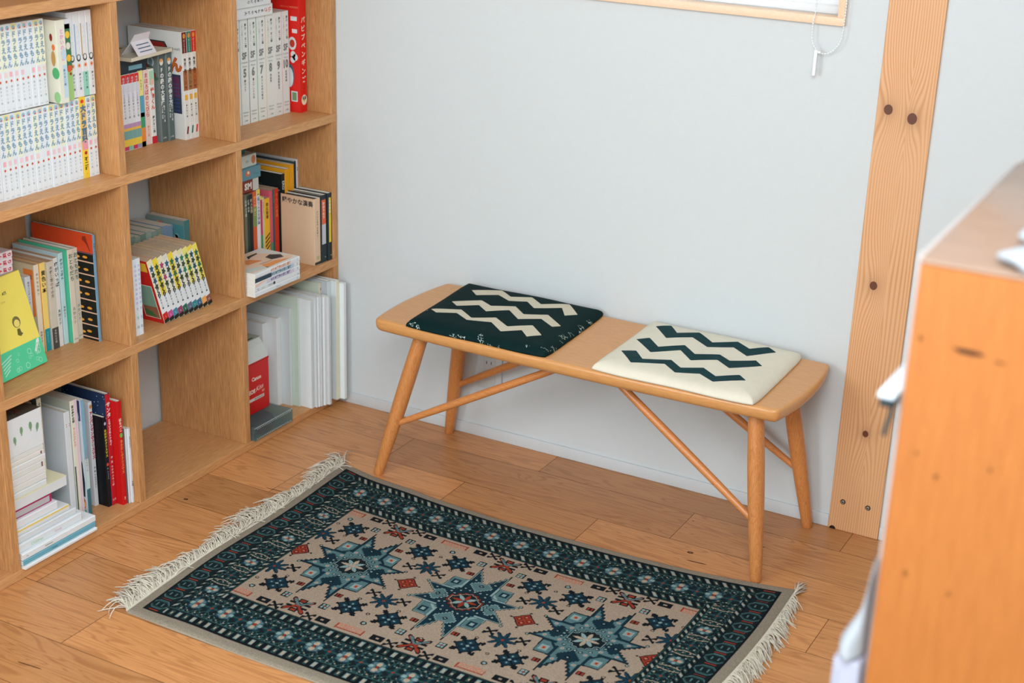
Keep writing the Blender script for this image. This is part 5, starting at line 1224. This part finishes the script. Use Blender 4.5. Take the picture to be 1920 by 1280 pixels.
# ------------------------------------------------------------------ rug
RCX, RCY = 0.860, -0.778
def build_rug():
    st = 0.00175
    na, nb_ = int(1.18/st), int(0.80/st)
    ga = np.linspace(-0.59, 0.59, na+1); gb = np.linspace(-0.395, 0.405, nb_+1)
    A, B = np.meshgrid(ga, gb)
    t_ = (A+0.59)/1.18
    dy = -0.028*np.sin(PI*t_)*np.clip(B/0.4, 0, 1)**0.8 + 0.030*(np.abs(A)/0.59)**3*np.clip(B/0.4, 0, 1) - 0.006*np.clip(-B/0.4, 0, 1)*np.sin(PI*t_*1.5)
    dx = 0.012*(B/0.4)*np.clip(-A/0.59, -0.6, 1)*(-1) + 0.006*np.sin(B*9)*(np.abs(A)/0.59)
    Zr = 0.0072 + 0.0022*np.sin(A*21+B*6)*np.exp(-((A+0.5)/0.16)**2) + 0.0012*np.sin(A*13)*np.sin(B*17) + 0.0016
    ed = np.minimum(np.minimum(A+0.59, 0.59-A), np.minimum(B+0.395, 0.405-B))
    Zr = Zr - 0.0045*np.exp(-ed/0.003)
    V = np.stack([A+dx+RCX, B+dy+RCY, Zr], -1).reshape(-1, 3)
    # cell centres
    a = ((ga[:-1]+ga[1:])/2)[None, :] + np.zeros((nb_, 1)); b = ((gb[:-1]+gb[1:])/2)[:, None] + np.zeros((1, na))
    col = np.zeros((nb_, na, 3)); rs = np.random.RandomState(5)
    pal = {k: np.array(srgb(*v)) for k, v in dict(margin=(158, 147, 130), ground=(12, 32, 36), ink=(8, 18, 24), navy=(14, 48, 62), blue=(28, 68, 86), teal=(92, 126, 130), light=(148, 176, 174), cream=(192, 172, 150), field=(178, 158, 138), rust=(158, 58, 36), salmon=(208, 132, 104), dteal=(44, 80, 78)).items()}
    def put(mask, k): col[mask] = pal[k]
    b0 = b - 0.005
    put(np.ones_like(a, bool), 'margin')
    aa, ab = np.abs(a), np.abs(b0)
    ox, oy = 0.565, 0.375; fx, fy = 0.440, 0.235
    dark = (aa < ox) & (ab < oy); put(dark, 'ground')
    fr = lambda q, p: (q/p) % 1.0
    # --- ends: hexagon band
    hexb = dark & (aa > ox-0.048)
    u = fr(b0, 0.046)-0.5; v = (aa-(ox-0.024))/0.024
    hx = np.abs(u)*1.35+np.maximum(np.abs(v)-0.45, 0)*0.75
    put(hexb & (hx < 0.50) & (hx > 0.44), 'teal'); put(hexb & (hx < 0.44), 'dteal'); put(hexb & (hx < 0.30) & (hx > 0.25), 'ink'); put(hexb & (hx < 0.25), 'ground')
    put(hexb & (np.abs(np.abs(v)-0.30) < 0.10) & (np.abs(u) < 0.12), 'teal'); put(hexb & (np.abs(v) < 0.5) & (np.abs(np.abs(u)-0.5) < 0.035), 'rust')
    put(hexb & (np.abs(v) > 0.93), 'ink')
    # --- generic bands
    def guard(mask, u_, v_, slant):
        put(mask, 'ink'); k = np.floor(u_/0.0195+v_*slant); c = fr(u_/0.0195+v_*slant, 1.0)-0.5
        core = mask & (np.abs(v_-0.5) < 0.30) & (np.abs(c) < 0.25)
        put(core, 'teal'); put(core & (np.abs(v_-0.5) < 0.24) & (np.abs(c) < 0.19), 'light'); odd = core & (k % 2 == 0); put(odd, 'dteal'); put(odd & (np.abs(v_-0.5) < 0.13) & (np.abs(c) < 0.10), 'cream')
        put(core & ~odd & (np.abs(c) < 0.14) & (np.abs(v_-0.5) < 0.18), 'cream'); put(mask & ((v_ < 0.07) | (v_ > 0.93)), 'dteal')
    def flower(mask, u_, v_, W_, P_, s):
        put(mask, 'ground'); uc = (fr(u_, P_)-0.5)*P_; vc = (v_-0.5)*W_
        net = (np.abs(fr(np.abs(uc)+np.abs(vc), 0.0145)-0.5) < 0.11) | (np.abs(fr(np.abs(uc)-np.abs(vc)*0.6, 0.017)-0.5) < 0.07)
        put(mask & net, 'dteal'); bl = (fr(uc, 0.0125) < 0.28) & (fr(vc, 0.0115) < 0.30); put(mask & bl, 'teal'); bl = (fr(uc+0.005, 0.019) < 0.2) & (fr(vc+0.004, 0.016) < 0.24); put(mask & bl, 'cream')
        us = np.abs(uc); vs_ = np.abs(vc)
        # flower at cell centre
        pet = ((us/0.0085)**2+((vs_-0.0115*s)/0.0095)**2 < s*s*0.95) | (((us-0.0125*s)/0.0085)**2+((vs_)/0.0075)**2 < s*s*0.9)
        dg = ((us-0.010*s)**2+(vs_-0.011*s)**2 < (0.0085*s)**2)
        put(mask & (us+vs_ < 0.033*s), 'ground'); put(mask & dg, 'blue'); put(mask & dg & (np.hypot(us-0.010*s, vs_-0.011*s) < 0.0045*s), 'teal')
        put(mask & pet, 'teal'); put(mask & (us > 0.006*s) & pet & (np.abs(us-0.0135*s) < 0.0045*s) & (vs_ < 0.0045*s), 'light'); put(mask & (((us/0.006)**2+((vs_-0.010*s)/0.007)**2) < s*s), 'cream'); put(mask & (us < 0.003*s) & (vs_ < 0.004*s), 'rust')
        # star between flowers
        ue = P_/2-us; st8 = (ue+vs_ < 0.017*s) & (np.abs(ue-vs_) < 0.013*s); put(mask & (ue < 0.016*s) & (vs_ < 0.016*s), 'ground'); put(mask & st8, 'navy'); put(mask & ((ue < 0.003*s) ^ (vs_ < 0.003*s)) & (ue+vs_ < 0.02*s), 'dteal'); put(mask & (ue+vs_ < 0.004*s), 'rust')
    # long sides
    for s_ in (1, -1):
        sel = dark & (s_*b0 > 0) & (aa < ox-0.048)
        sl_ = 1.1 if s_ > 0 else 0.0
        m1 = sel & (ab > oy-0.032); guard(m1, a, (ab-(oy-0.032))/0.032, sl_)
    inner = (aa < ox-0.048-0.015)
    for s_ in (1, -1):
        sel = dark & (s_*b0 > 0) & inner
        m2 = sel & (ab <= oy-0.032) & (ab > fy+0.032); flower(m2, a+0.0135+0.03795, (ab-(fy+0.032))/(oy-fy-0.064), oy-fy-0.064, 0.0759, 0.98)
        m3 = sel & (ab <= fy+0.032) & (ab > fy); guard(m3, a, (ab-fy)/0.032, 1.1 if s_ > 0 else 0)
    # ends guards / flower
    gx1, gx0 = ox-0.048, ox-0.063
    m4 = dark & (aa <= gx1) & (aa > gx0) & (ab < oy-0.032); guard(m4, b0, (aa-gx0)/(gx1-gx0), 0.8)
    m5 = dark & (aa <= gx0) & (aa > fx+0.015) & (ab < fy+0.032); flower(m5, b0-0.025+0.067, (aa-(fx+0.015))/(gx0-fx-0.015), gx0-fx-0.015, 0.134, 0.80)
    hxr = fr(b0-0.025, 0.067)-0.5; hv = np.abs((aa-(fx+0.015))/(gx0-fx-0.015)-0.5); put(m5 & (np.abs(np.abs(hxr)*0.067-0.0045-(0.5-hv)*0.010) < 0.0011), 'cream')
    m6 = dark & (aa <= fx+0.015) & (aa > fx) & (ab < fy+0.032); guard(m6, b0, (aa-fx)/0.015, 0.8)
    put(dark & ((aa > ox-0.004) | (ab > oy-0.004)), 'ink')
    # --- field
    F_ = (aa < fx-0.002) & (ab < fy-0.002); put(F_, 'field')
    put((aa < fx) & (ab < fy) & ~F_, 'ink')
    q = 0.0042
    def R_(x, y, ang_=0):
        c, s = math.cos(ang_), math.sin(ang_); X, Y = a-x, b0-y
        return c*X+s*Y, -s*X+c*Y
    def poly_mask(pts, cx, cy, quant=0.0):
        X, Y = a-cx, b0-cy
        if quant: X, Y = (np.floor(X/quant)+0.5)*quant, (np.floor(Y/quant)+0.5)*quant
        return in_poly_dist(X, Y, pts)
    def erode(m_, k_):
        for _ in range(k_):
            n_ = m_.copy(); n_[1:] &= m_[:-1]; n_[:-1] &= m_[1:]; n_[:, 1:] &= m_[:, :-1]; n_[:, :-1] &= m_[:, 1:]; m_ = n_
        return m_
    for cx, M2 in ((-0.284, False), (0.004, True), (0.293, False)):
        X, Y = a-cx, b0; aX, aY = np.abs(X), np.abs(Y)
        qs = 0.0068
        ytop = 0.093+np.floor(aX/qs)*qs*1.85
        xtop = 0.077+np.floor(aY/qs)*qs*1.05
        arms = ((aX < 0.0375-0.0*aY) & (aY < ytop)) | ((aY < 0.0405) & (aX < xtop))
        box = (aX < 0.078-(aY-0.05)*0.08) & (aY < 0.093-(aX-0.04)*0.05) & ~(((aX < 0.0375)) | (aY < 0.0405))
        star_ = F_ & (arms | box)
        put(star_, 'ink'); e1 = erode(star_, 1); outl = 'light' if M2 else 'navy'
        put(e1, outl); e2 = erode(star_, 2 if M2 else 4); put(e2, 'navy' if M2 else 'teal')
        # separators between arms and boxes
        sep = star_ & (((np.abs(aX-0.0375) < (0.0024 if M2 else 0.0038)) & (aY > 0.052)) | ((np.abs(aY-0.0405) < (0.0024 if M2 else 0.0038)) & (aX > 0.046)))
        put(e1 & sep, outl); put(e1 & ((np.abs(aX-0.0375) < 0.0009) & (aY > 0.093)), 'ink')
        bi = e1 & (aX > 0.0415) & (aY > 0.0445) & (aX < 0.0745) & (aY < 0.0885)
        put(bi, 'teal'); put(bi & (aX+aY*0.9 < 0.098), 'light' if M2 else 'navy'); put(bi & (aX+aY*0.9 < 0.090), 'teal')
        bx_ = np.maximum(np.abs(aX-0.0595)/0.0095, np.abs(aY-0.071)/0.0105)
        put(bi & (bx_ < 1), 'navy' if M2 else 'light'); put(bi & (bx_ < 0.45), 'light' if M2 else 'salmon')
        if not M2: put(bi & (bx_ < 0.3), 'rust')
        # stepped pockets under the notches
        for (pu, pv, cu) in ((aX, aY, 0.080), (aY, aX, 0.066)):
            e_ = np.floor(pu/0.0052)*0.0052/0.026+np.abs(np.floor((pv-cu)/0.0052)*0.0052+0.0026)/0.0235
            m_ = e1 & (e_ < 1.0) & (pu < 0.0365)
            put(m_, 'light' if M2 else 'navy'); put(erode(m_, 1), 'teal' if M2 else 'navy')
            put(e1 & (pu/0.0075+np.abs(pv-cu)/0.0065 < 1), 'ink'); put(e1 & (pu/0.0075+np.abs(pv-cu)/0.0065 < 0.4), 'light')
        for px_, py_, kk in ((0.0265, 0.055, 1), (0.047, 0.028, 1), (0.0, 0.0495, 0), (0.013, 0.0505, 0), (0.0505, 0.0, 0), (0.050, 0.013, 0), (0.030, 0.040, 0), (0.036, 0.022, 0), (0.024, 0.100, 1), (0.082, 0.027, 1)):
            e_ = np.hypot(aX-px_, aY-py_); put(star_ & (e_ < 0.0048), 'ink' if not (kk and not M2) else 'light'); put(star_ & (e_ < 0.0027), 'light' if not (kk and not M2) else 'salmon')
        sh = np.minimum(np.maximum(aX/0.0285, aY/0.0285), (aX+aY*0.95)/0.0400)
        sh2 = np.minimum(np.maximum(aX/0.040, aY/0.0165), np.maximum(aX/0.0185, aY/0.037)); sh = np.minimum(sh, sh2)
        c_ = star_ & (sh < 1.02); put(c_, 'ink'); c1 = erode(c_, 1); put(c1, 'rust' if M2 else 'light'); c2 = erode(c_, 2); put(c2, 'ink'); put(erode(c_, 3), 'ground' if not M2 else 'cream'); put(erode(c_, 4), 'ground')
        th = np.arctan2(Y, X); r_ = np.hypot(X, Y); tr = np.abs(((th/(PI/4)) % 1.0)-0.5)*2
        inn = star_ & (r_ < 0.0125+0.0175*tr); k8 = (np.floor((th+PI/8)/(PI/4)).astype(int) % 2) == 0
        put(inn, 'light'); put(inn & k8, 'salmon' if M2 else 'cream')
        if M2: put(inn & k8, 'rust')
        put(inn & (np.abs(tr) < 0.10), 'ink'); put(star_ & (r_ < 0.0045), 'cream' if not M2 else 'blue')
    def xst(cx, cy):   # red/blue barbed cross
        X, Y = np.abs(a-cx), np.abs(b0-cy)
        m_ = F_ & (np.abs(X*0.95-Y) < 0.0075) & (np.maximum(X, Y) < 0.028); put(m_, 'ink'); put(F_ & (np.abs(X*0.95-Y) < 0.0048) & (np.maximum(X, Y) < 0.0245), 'rust')
        put(F_ & (np.abs(X-Y*0.95) < 0.004) & (np.maximum(X, Y) < 0.0235) & (b0-cy > 0), 'teal')
        put(F_ & (np.maximum(X/0.026, Y/0.010) < 1) & (X > 0.012) & (Y > 0.003) , 'ink'); put(F_ & (np.maximum(X/0.010, Y/0.026) < 1) & (Y > 0.012), 'ink'); put(F_ & (np.maximum(X/0.006, Y/0.023) < 1) & (Y > 0.015), 'rust')
    def snow(cx, cy, c1='navy', c2='blue'):
        X, Y = R_(cx, cy, 0.0); X, Y = np.abs(X), np.abs(Y)
        core = (X+Y < 0.028) ; put(F_ & (X+Y < 0.0315), 'ink'); put(F_ & (np.maximum(X, Y) < 0.0205), 'ink'); put(F_ & core, c1); put(F_ & (np.maximum(X, Y) < 0.0180), c1)
        for sx in (0, 1):
            U_, V_ = (X, Y) if sx else (Y, X)
            put(F_ & (np.hypot(U_-0.013, V_) < 0.0058), c2); put(F_ & (np.hypot(U_-0.013, V_) < 0.0022), 'light')
        put(F_ & (np.abs(X-0.024) < 0.0030) & (np.abs(Y-0.022) < 0.007), 'ink'); put(F_ & (np.abs(Y-0.024) < 0.0028) & (np.abs(X-0.022) < 0.007), 'ink'); put(F_ & (np.abs(np.maximum(X, Y)-0.030) < 0.003) & (np.minimum(X, Y) < 0.0035), 'ink')
        put(F_ & (np.abs(X-Y) < 0.0022) & (X < 0.021), 'ink'); put(F_ & (X+Y < 0.0045), 'light')
    def star8(cx, cy, rc='rust'):
        X, Y = a-cx, b0-cy; th = np.arctan2(Y, X); r_ = np.hypot(X, Y); lim = 0.012+0.018*np.abs(np.cos(4*th/1.0))**2
        k8 = np.floor((th)/(PI/8)).astype(int) % 2 == 0
        put(F_ & (r_ < lim+0.0025), 'ink'); put(F_ & (r_ < lim), 'navy'); put(F_ & (r_ < lim) & k8, 'blue'); put(F_ & (r_ < 0.0035), rc)
    def clus(cx, cy):
        X, Y = a-cx, b0-cy; X2, Y2 = np.abs((X+Y)*0.707), np.abs((X-Y)*0.707); aX_, aY_ = np.abs(X), np.abs(Y)
        put(F_ & (aX_/0.024+aY_/0.026 < 1.15), 'ink'); put(F_ & (aX_/0.024+aY_/0.026 < 1.0), 'rust')
        for (p1, p2) in ((0.0115, 0), (0, 0.0125)):
            e = np.abs(aX_-p1)/0.0085+np.abs(aY_-p2)/0.0095; put(F_ & (e < 0.85) & (e > 0.62), 'ink'); put(F_ & (e < 0.32), 'salmon')
        put(F_ & ((np.hypot(aX_-0.031, aY_) < 0.003) | (np.hypot(aX_, aY_-0.033) < 0.003)), 'ink')
    def xx(cx, cy):
        X, Y = np.abs(a-cx), np.abs(b0-cy)
        put(F_ & (X < 0.0130) & (Y < 0.0130) & ((np.abs(X-Y) < 0.0036) | ((X > 0.0070) & (Y < 0.0105) & (Y > 0.0030))), 'ink')
    def sqm(cx, cy):
        e = np.maximum(np.abs(a-cx)/0.0095, np.abs(b0-cy)/0.0105); put(F_ & (e < 1), 'ink'); put(F_ & (e < 0.75), 'light'); put(F_ & ((np.abs(a-cx) < 0.0013) | (np.abs(b0-cy) < 0.0013)) & (e < 1), 'ink'); put(F_ & (e < 0.22), 'rust')
    def rect(cx, cy):
        put(F_ & (np.abs(a-cx) < 0.0150) & (np.abs(b0-cy) < 0.0095), 'ink'); put(F_ & (np.abs(a-cx) < 0.004) & (np.abs(b0-cy) < 0.0028), 'field')
    def comb(cx, cy, s_):
        X, Y = a-cx, (b0-cy)*s_
        put(F_ & (np.abs(X) < 0.032) & (np.abs(Y-0.010) < 0.0018), 'rust'); put(F_ & (np.abs(X) < 0.032) & (Y < 0.010) & (Y > -0.012-np.abs(X)*-0.2) & (fr(X, 0.0075) < 0.27), 'salmon'); put(F_ & (np.abs(X) < 0.030) & (np.abs(Y+0.002) < 0.007) & (fr(X+Y*0.6, 0.0075) < 0.34), 'salmon'); put(F_ & (np.abs(np.abs(X)-0.031) < 0.0016) & (Y < 0.012) & (Y > -0.006), 'rust')
    def dot(cx, cy, k='ink', r=0.0045):
        e = np.hypot(a-cx, b0-cy); put(F_ & (e < r), 'ink'); put(F_ & (e < r*0.55), k)
    def reds(cx, cy):
        e = np.maximum(np.abs(a-cx)/0.009, np.abs(b0-cy)/0.0065); put(F_ & (e < 1), 'ink'); put(F_ & (e < 0.7), 'rust'); put(F_ & (np.abs(a-cx) < 0.0015) & (e < 1), 'ink')
    for s_ in (1, -1):
        for cx in (-0.284, 0.004, 0.293):
            xst(cx, s_*0.197)
            for t2 in (1, -1):
                snow(cx+t2*0.095, s_*0.146); sqm(cx+t2*0.049, s_*0.172); reds(cx+t2*0.050, s_*0.120)
                rect(cx+t2*0.076, s_*0.217); xx(cx+t2*0.043, s_*0.220); xx(cx+t2*0.106, s_*0.073); dot(cx+t2*0.095, s_*0.108, 'field')
        for mx in (-0.428, -0.140, 0.1485, 0.437):
            star8(mx, s_*0.090); comb(mx, s_*0.214, s_); dot(mx+0.012, s_*0.184, 'light', 0.007); dot(mx, s_*0.150, 'field'); dot(mx-0.03, s_*0.045, 'light'); dot(mx+0.03, s_*0.042, 'light')
        dot(0.004, s_*0.172, 'field', 0.005)
    for mx in (-0.428, -0.140, 0.1485, 0.437): clus(mx, 0)
    # knot-by-knot colour variation
    col *= 0.70*(0.84+0.32*rs.rand(nb_, na, 1)); col = np.clip(col, 0, 1)
    idx = np.arange((na+1)*(nb_+1)).reshape(nb_+1, na+1)
    f = np.stack([idx[:-1, :-1].ravel(), idx[:-1, 1:].ravel(), idx[1:, 1:].ravel(), idx[1:, :-1].ravel()], 1)
    me = bpy.data.meshes.new('pile')
    # skirt down to the floor
    ring = np.concatenate([idx[0, :], idx[1:, -1], idx[-1, -2::-1], idx[-2:0:-1, 0]])
    nV = len(V); V2 = V[ring].copy(); V2[:, 2] = 0.0006
    V = np.concatenate([V, V2]); k = len(ring); j = np.arange(k); j2 = (j+1) % k
    sk = np.stack([ring[j], nV+j, nV+j2, ring[j2]], 1)
    bot = [tuple((nV+np.arange(k))[::-1])]
    nf = len(f)+k
    me.vertices.add(len(V)); me.vertices.foreach_set('co', V.astype(np.float32).ravel())
    loops = np.concatenate([f.ravel(), sk.ravel()]); me.loops.add(len(loops)); me.loops.foreach_set('vertex_index', loops.astype(np.int32))
    me.polygons.add(nf); me.polygons.foreach_set('loop_start', (np.arange(nf)*4).astype(np.int32)); me.polygons.foreach_set('loop_total', np.full(nf, 4, np.int32))
    me.update(calc_edges=True); me.validate()
    me.polygons.foreach_set('use_smooth', np.ones(nf, bool))
    cc = np.ones((nf, 4), np.float32); cc[:len(f), :3] = col.reshape(-1, 3); cc[len(f):, :3] = pal['margin']*0.95
    at = me.attributes.new('knots', 'FLOAT_COLOR', 'CORNER'); at.data.foreach_set('color', np.repeat(cc, 4, axis=0).ravel())
    m = bpy.data.materials.new('wool_pile'); m.use_nodes = True; nt = m.node_tree; b_ = nt.nodes['Principled BSDF']
    an = nt.nodes.new('ShaderNodeAttribute'); an.attribute_name = 'knots'; nt.links.new(an.outputs['Color'], b_.inputs['Base Color'])
    b_.inputs['Roughness'].default_value = 0.95; b_.inputs['Specular IOR Level'].default_value = 0.1
    b_.inputs['Sheen Weight'].default_value = 0.04; b_.inputs['Sheen Roughness'].default_value = 0.4
    nz = nt.nodes.new('ShaderNodeTexNoise'); nz.inputs['Scale'].default_value = 500; tc = nt.nodes.new('ShaderNodeTexCoord'); nt.links.new(tc.outputs['Object'], nz.inputs['Vector'])
    bp = nt.nodes.new('ShaderNodeBump'); bp.inputs['Strength'].default_value = 0.4; bp.inputs['Distance'].default_value = 0.001; nt.links.new(nz.outputs[0], bp.inputs['Height']); nt.links.new(bp.outputs[0], b_.inputs['Normal'])
    me.materials.append(m)
    rug = bpy.data.objects.new('rug', me); COL.objects.link(rug)
    tag(rug, 'navy and beige geometric patterned wool rug with cream fringes on the wood floor', 'rug')
    # ends positions for fringes
    def edge_pt(side, b_v):
        a_v = -0.59 if side < 0 else 0.59
        t__ = (a_v+0.59)/1.18
        dx_ = 0.012*(b_v/0.4)*min(1, max(-0.6, -a_v/0.59))*(-1)+0.006*math.sin(b_v*9)
        dy_ = 0.030*max(0, min(1, b_v/0.4)) - 0.006*max(0, min(1, -b_v/0.4))*math.sin(PI*t__*1.5)
        return a_v+dx_+RCX, b_v+dy_+RCY
    fm = pmat('fringe_cotton', (208, 200, 184), 0.9, 0.1, var=0.12, bscale=600)
    rg = random.Random(11)
    for side in (-1, 1):
        m = MB(); n_ = 760 if side < 0 else 640
        for i in range(n_):
            bv = -0.393+0.797*i/(n_-1)
            x, y = edge_pt(side, bv)
            # clumped direction field
            w1 = math.sin(bv*26+1.3)+0.6*math.sin(bv*57+side); tang = rg.gauss(0, 0.28)
            if side < 0:
                L_ = 0.062+0.016*math.sin(bv*17+0.5)+rg.uniform(-0.020, 0.012)
                ang_ = PI - 0.30*w1*0.6 - (0.60 if bv > -0.1 else 0.30) + tang*1.5
                curl = 0.9*w1*0.45+rg.gauss(0, 0.8)
                if rg.random() < 0.10: curl = rg.choice((-1, 1))*rg.uniform(2.0, 3.4)      # strands folded back over the edge
            else:
                L_ = 0.042+0.012*math.sin(bv*13)+rg.uniform(-0.01, 0.010)
                ang_ = -0.62+0.25*w1*0.5+tang*0.6; curl = -0.35+rg.gauss(0, 0.35)
                if bv > 0.375: ang_ = 1.45+rg.gauss(0, 0.12); L_ = 0.050; curl = 0.1
            pts_ = []; px_, py_ = x-side*0.001, y; hump = rg.uniform(0.002, 0.013)*(1.3 if side < 0 else 0.9)
            K_ = 5
            for k_ in range(K_+1):
                tt = k_/K_
                pts_.append(Vector((px_, py_, 0.0055+hump*math.sin(PI*min(1, tt*1.05))-0.0042*tt+rg.uniform(0, 0.0006))))
                aa_ = ang_+curl*tt; px_ += math.cos(aa_)*L_/K_; py_ += math.sin(aa_)*L_/K_
            for p_ in pts_: p_.z = max(p_.z, 0.0012)
            m.tube(pts_, [0.0012, 0.0013, 0.0012, 0.0011, 0.0010, 0.0007], fm, 5, False)
        # woven selvedge at the base of the fringe
        base_ = [Vector((*edge_pt(side, -0.393+0.797*k_/60), 0.0052)) for k_ in range(61)]
        m.tube(base_, 0.0034, fm, 8)
        o = m.obj('fringe', rug); o['kind'] = 'stuff'; o['label'] = 'cream cotton fringe'
    return rug
build_rug()

# ------------------------------------------------------------------ orange wooden chest in the near right foreground
cx, cyf, czt = 1.964, -1.852, 1.252
def chest_mat():
    m = wood('chest_varnish', (166, 102, 46), (148, 84, 34), (7, 7, 0.7), 0.35, rough=0.5, spec=0.25, ring=0.10, streak=0.6)
    return m
chm_ = chest_mat()
topm = wood('chest_top_glare', (158, 132, 114), (136, 110, 94), (0.8, 7, 7), 0.4, rough=0.25, spec=0.6, ring=0.1)  # orange greyed down: the glare reflected by the top is put into its colour
chest = empty('wooden_chest', (2.33, -1.62, 0)); tag(chest, 'worn orange wooden chest in the blurred right foreground', 'chest')
def chp(mb, name):
    o = mb.obj(name); o.parent = chest; o.matrix_parent_inverse = Matrix.Translation((-2.33, 1.62, 0)); return o
m = MB(); m.rbox(cx, 2.70, cyf, cyf+0.50, 0.02, czt-0.004, chm_, 0.003)
chp(m, 'case')
m = MB(); m.rbox(cx-0.0005, 2.7005, cyf-0.0005, cyf+0.5005, czt-0.004, czt, topm, 0.0015); chp(m, 'top_panel')
scm = pmat('dark_scuff', (70, 44, 26), 0.7, 0.2); lsc = pmat('light_scuff', (120, 76, 38), 0.7, 0.2); nlm = pmat('nail_mark', (116, 74, 36), 0.7, 0.2)
chp(MB().polyp((2.004, cyf-0.0008, 1.172), (1, 0, 0), (0, 0, 1), [(0, 0.001), (0.012, 0.0022), (0.024, 0.0015), (0.032, -0.001), (0.020, -0.0035), (0.008, -0.0030)], scm), 'scuff_mark')
chp(MB().polyp((2.042, cyf-0.0008, 1.168), (1, 0, 0), (0, 0, 1), [(0, 0), (0.008, 0.0005), (0.014, -0.001), (0.006, -0.0022)], lsc), 'scuff_mark')
for x_, z_, r_ in ((2.006, 1.040, 0.0022), (1.985, 1.060, 0.0016), (1.990, 0.930, 0.0022), (2.034, 0.920, 0.0018), (2.055, 1.06, 0.0018), (1.974, 1.176, 0.0022)):
    chp(MB().disc((x_, cyf-0.0008, z_), (1, 0, 0), (0, 0, 1), 0, 0, r_, r_*1.3, nlm), 'nail_mark')
# white sheet of card leaning on the chest's left side (thin pale line along its edge)
m = MB(); m.rbox(cx-0.0065, cx-0.0015, cyf+0.020, cyf+0.46, 0.03, czt-0.002, C(176, 170, 168), 0.0008)
tag(m.obj('white_board'), 'thin white board pressed against the left side of the orange chest', 'board')
# dark hook with a pale plate at the side
m = MB(); hk = empty('side_tray', (cx-0.008, cyf+0.02, 1.12)); tag(hk, 'pale plate with dark underside jutting from the left side of the orange chest', 'tray')
def hp(mb, name):
    o = mb.obj(name); o.parent = hk; o.matrix_parent_inverse = Matrix.Translation((-(cx-0.008), -(cyf+0.02), -1.12)); return o
m = MB(); XR = cx-0.0068
m.rbox(1.9405, XR, -1.852, -1.70, 1.1075, 1.1130, C(206, 220, 230), 0.0008, 1); hp(m, 'plate')
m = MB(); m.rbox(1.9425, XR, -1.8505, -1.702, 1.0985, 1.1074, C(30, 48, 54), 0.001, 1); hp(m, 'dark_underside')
m = MB(); m.tube([(1.9545, -1.846, 1.0990), (1.9540, -1.846, 1.090), (1.9515, -1.846, 1.078), (1.9500, -1.846, 1.068)], 0.0024, C(40, 56, 60), 10); hp(m, 'cable_end')
# white cloth hung on the chest's left side, with a pale sack below
def cloth(name, label, pts, mat, cat):
    """closed silhouette swept into a soft body: rows of (z, x_left, x_right)"""
    m = MB(); vs_ = []; fs_ = []; n_ = 18
    for z_, xl, xr, yd in pts:
        for k_ in range(n_):
            an = 2*PI*k_/n_; c_, s_ = math.cos(an), math.sin(an)
            vs_.append(((xl+xr)/2+(xr-xl)/2*c_*(1+0.05*math.sin(5*an+z_*90)), yd+0.030*s_*(1+0.10*math.sin(3*an+z_*70)), z_))
    for r_ in range(len(pts)-1):
        for k_ in range(n_): k2 = (k_+1) % n_; fs_.append((r_*n_+k_, (r_+1)*n_+k_, (r_+1)*n_+k2, r_*n_+k2))
    fs_.append(tuple(range(n_))); fs_.append(tuple(range((len(pts)-1)*n_, len(pts)*n_))[::-1])
    m.add(vs_, fs_, mat, True); o = m.obj(name); return tag(o, label, cat)
clm = pmat('white_cotton', (164, 171, 178), 0.8, 0.2, bump=0.3, bscale=120)
cloth('draped_cloth', 'white cotton cloth bunched at the lower left side of the orange chest', [(0.928, 1.9565, 1.9572, -1.815), (0.905, 1.9535, 1.9572, -1.818), (0.885, 1.9500, 1.9572, -1.822), (0.868, 1.9470, 1.9572, -1.822), (0.852, 1.9405, 1.9572, -1.825), (0.838, 1.9340, 1.9572, -1.826), (0.826, 1.9290, 1.9572, -1.826), (0.819, 1.9285, 1.9572, -1.826), (0.8155, 1.9330, 1.9560, -1.826)], clm, 'cloth')
pb = MB(); pb.rbox(1.9290, 1.9572, -1.852, -1.60, 0.0004, 0.813, C(158, 160, 176), 0.002); pb.box(1.9335, 1.9350, -1.8526, -1.8519, 0.02, 0.80, C(150, 160, 176))
tag(pb.obj('paper_carton'), 'pale lilac upright carton on the floor beside the orange chest, under the white cloth', 'carton')
# crumpled white tissue lying over the chest's front edge
def crumple(name, label, cx_, cy_, cz_, rx, ry, rz, seed, mat, cat):
    bm = bmesh.new(); bmesh.ops.create_icosphere(bm, subdivisions=4, radius=1.0); r_ = random.Random(seed)
    ks = [(Vector((r_.uniform(-1,1), r_.uniform(-1,1), r_.uniform(-1,1))).normalized(), r_.uniform(3, 7), r_.uniform(0, 6)) for _ in range(9)]
    for v in bm.verts:
        d = v.co.copy(); s_ = 1+sum(0.035*math.sin(k.dot(d)*f+p) for k, f, p in ks)
        v.co = Vector((cx_+d.x*rx*s_, cy_+d.y*ry*s_, max(cz_+d.z*rz*s_, cz_-rz*0.98)))
    m = MB(); m.bm(bm, mat, True); return tag(m.obj(name), label, cat)
crumple('crumpled_cloth', 'crumpled white cloth on the front corner of the orange chest top', 2.085, -1.823, 1.262, 0.052, 0.036, 0.014, 4, clm, 'cloth')
crumple('crumpled_cloth', 'smaller crumpled white cloth behind the first on the orange chest top', 2.090, -1.745, 1.263, 0.058, 0.030, 0.016, 9, clm, 'cloth')
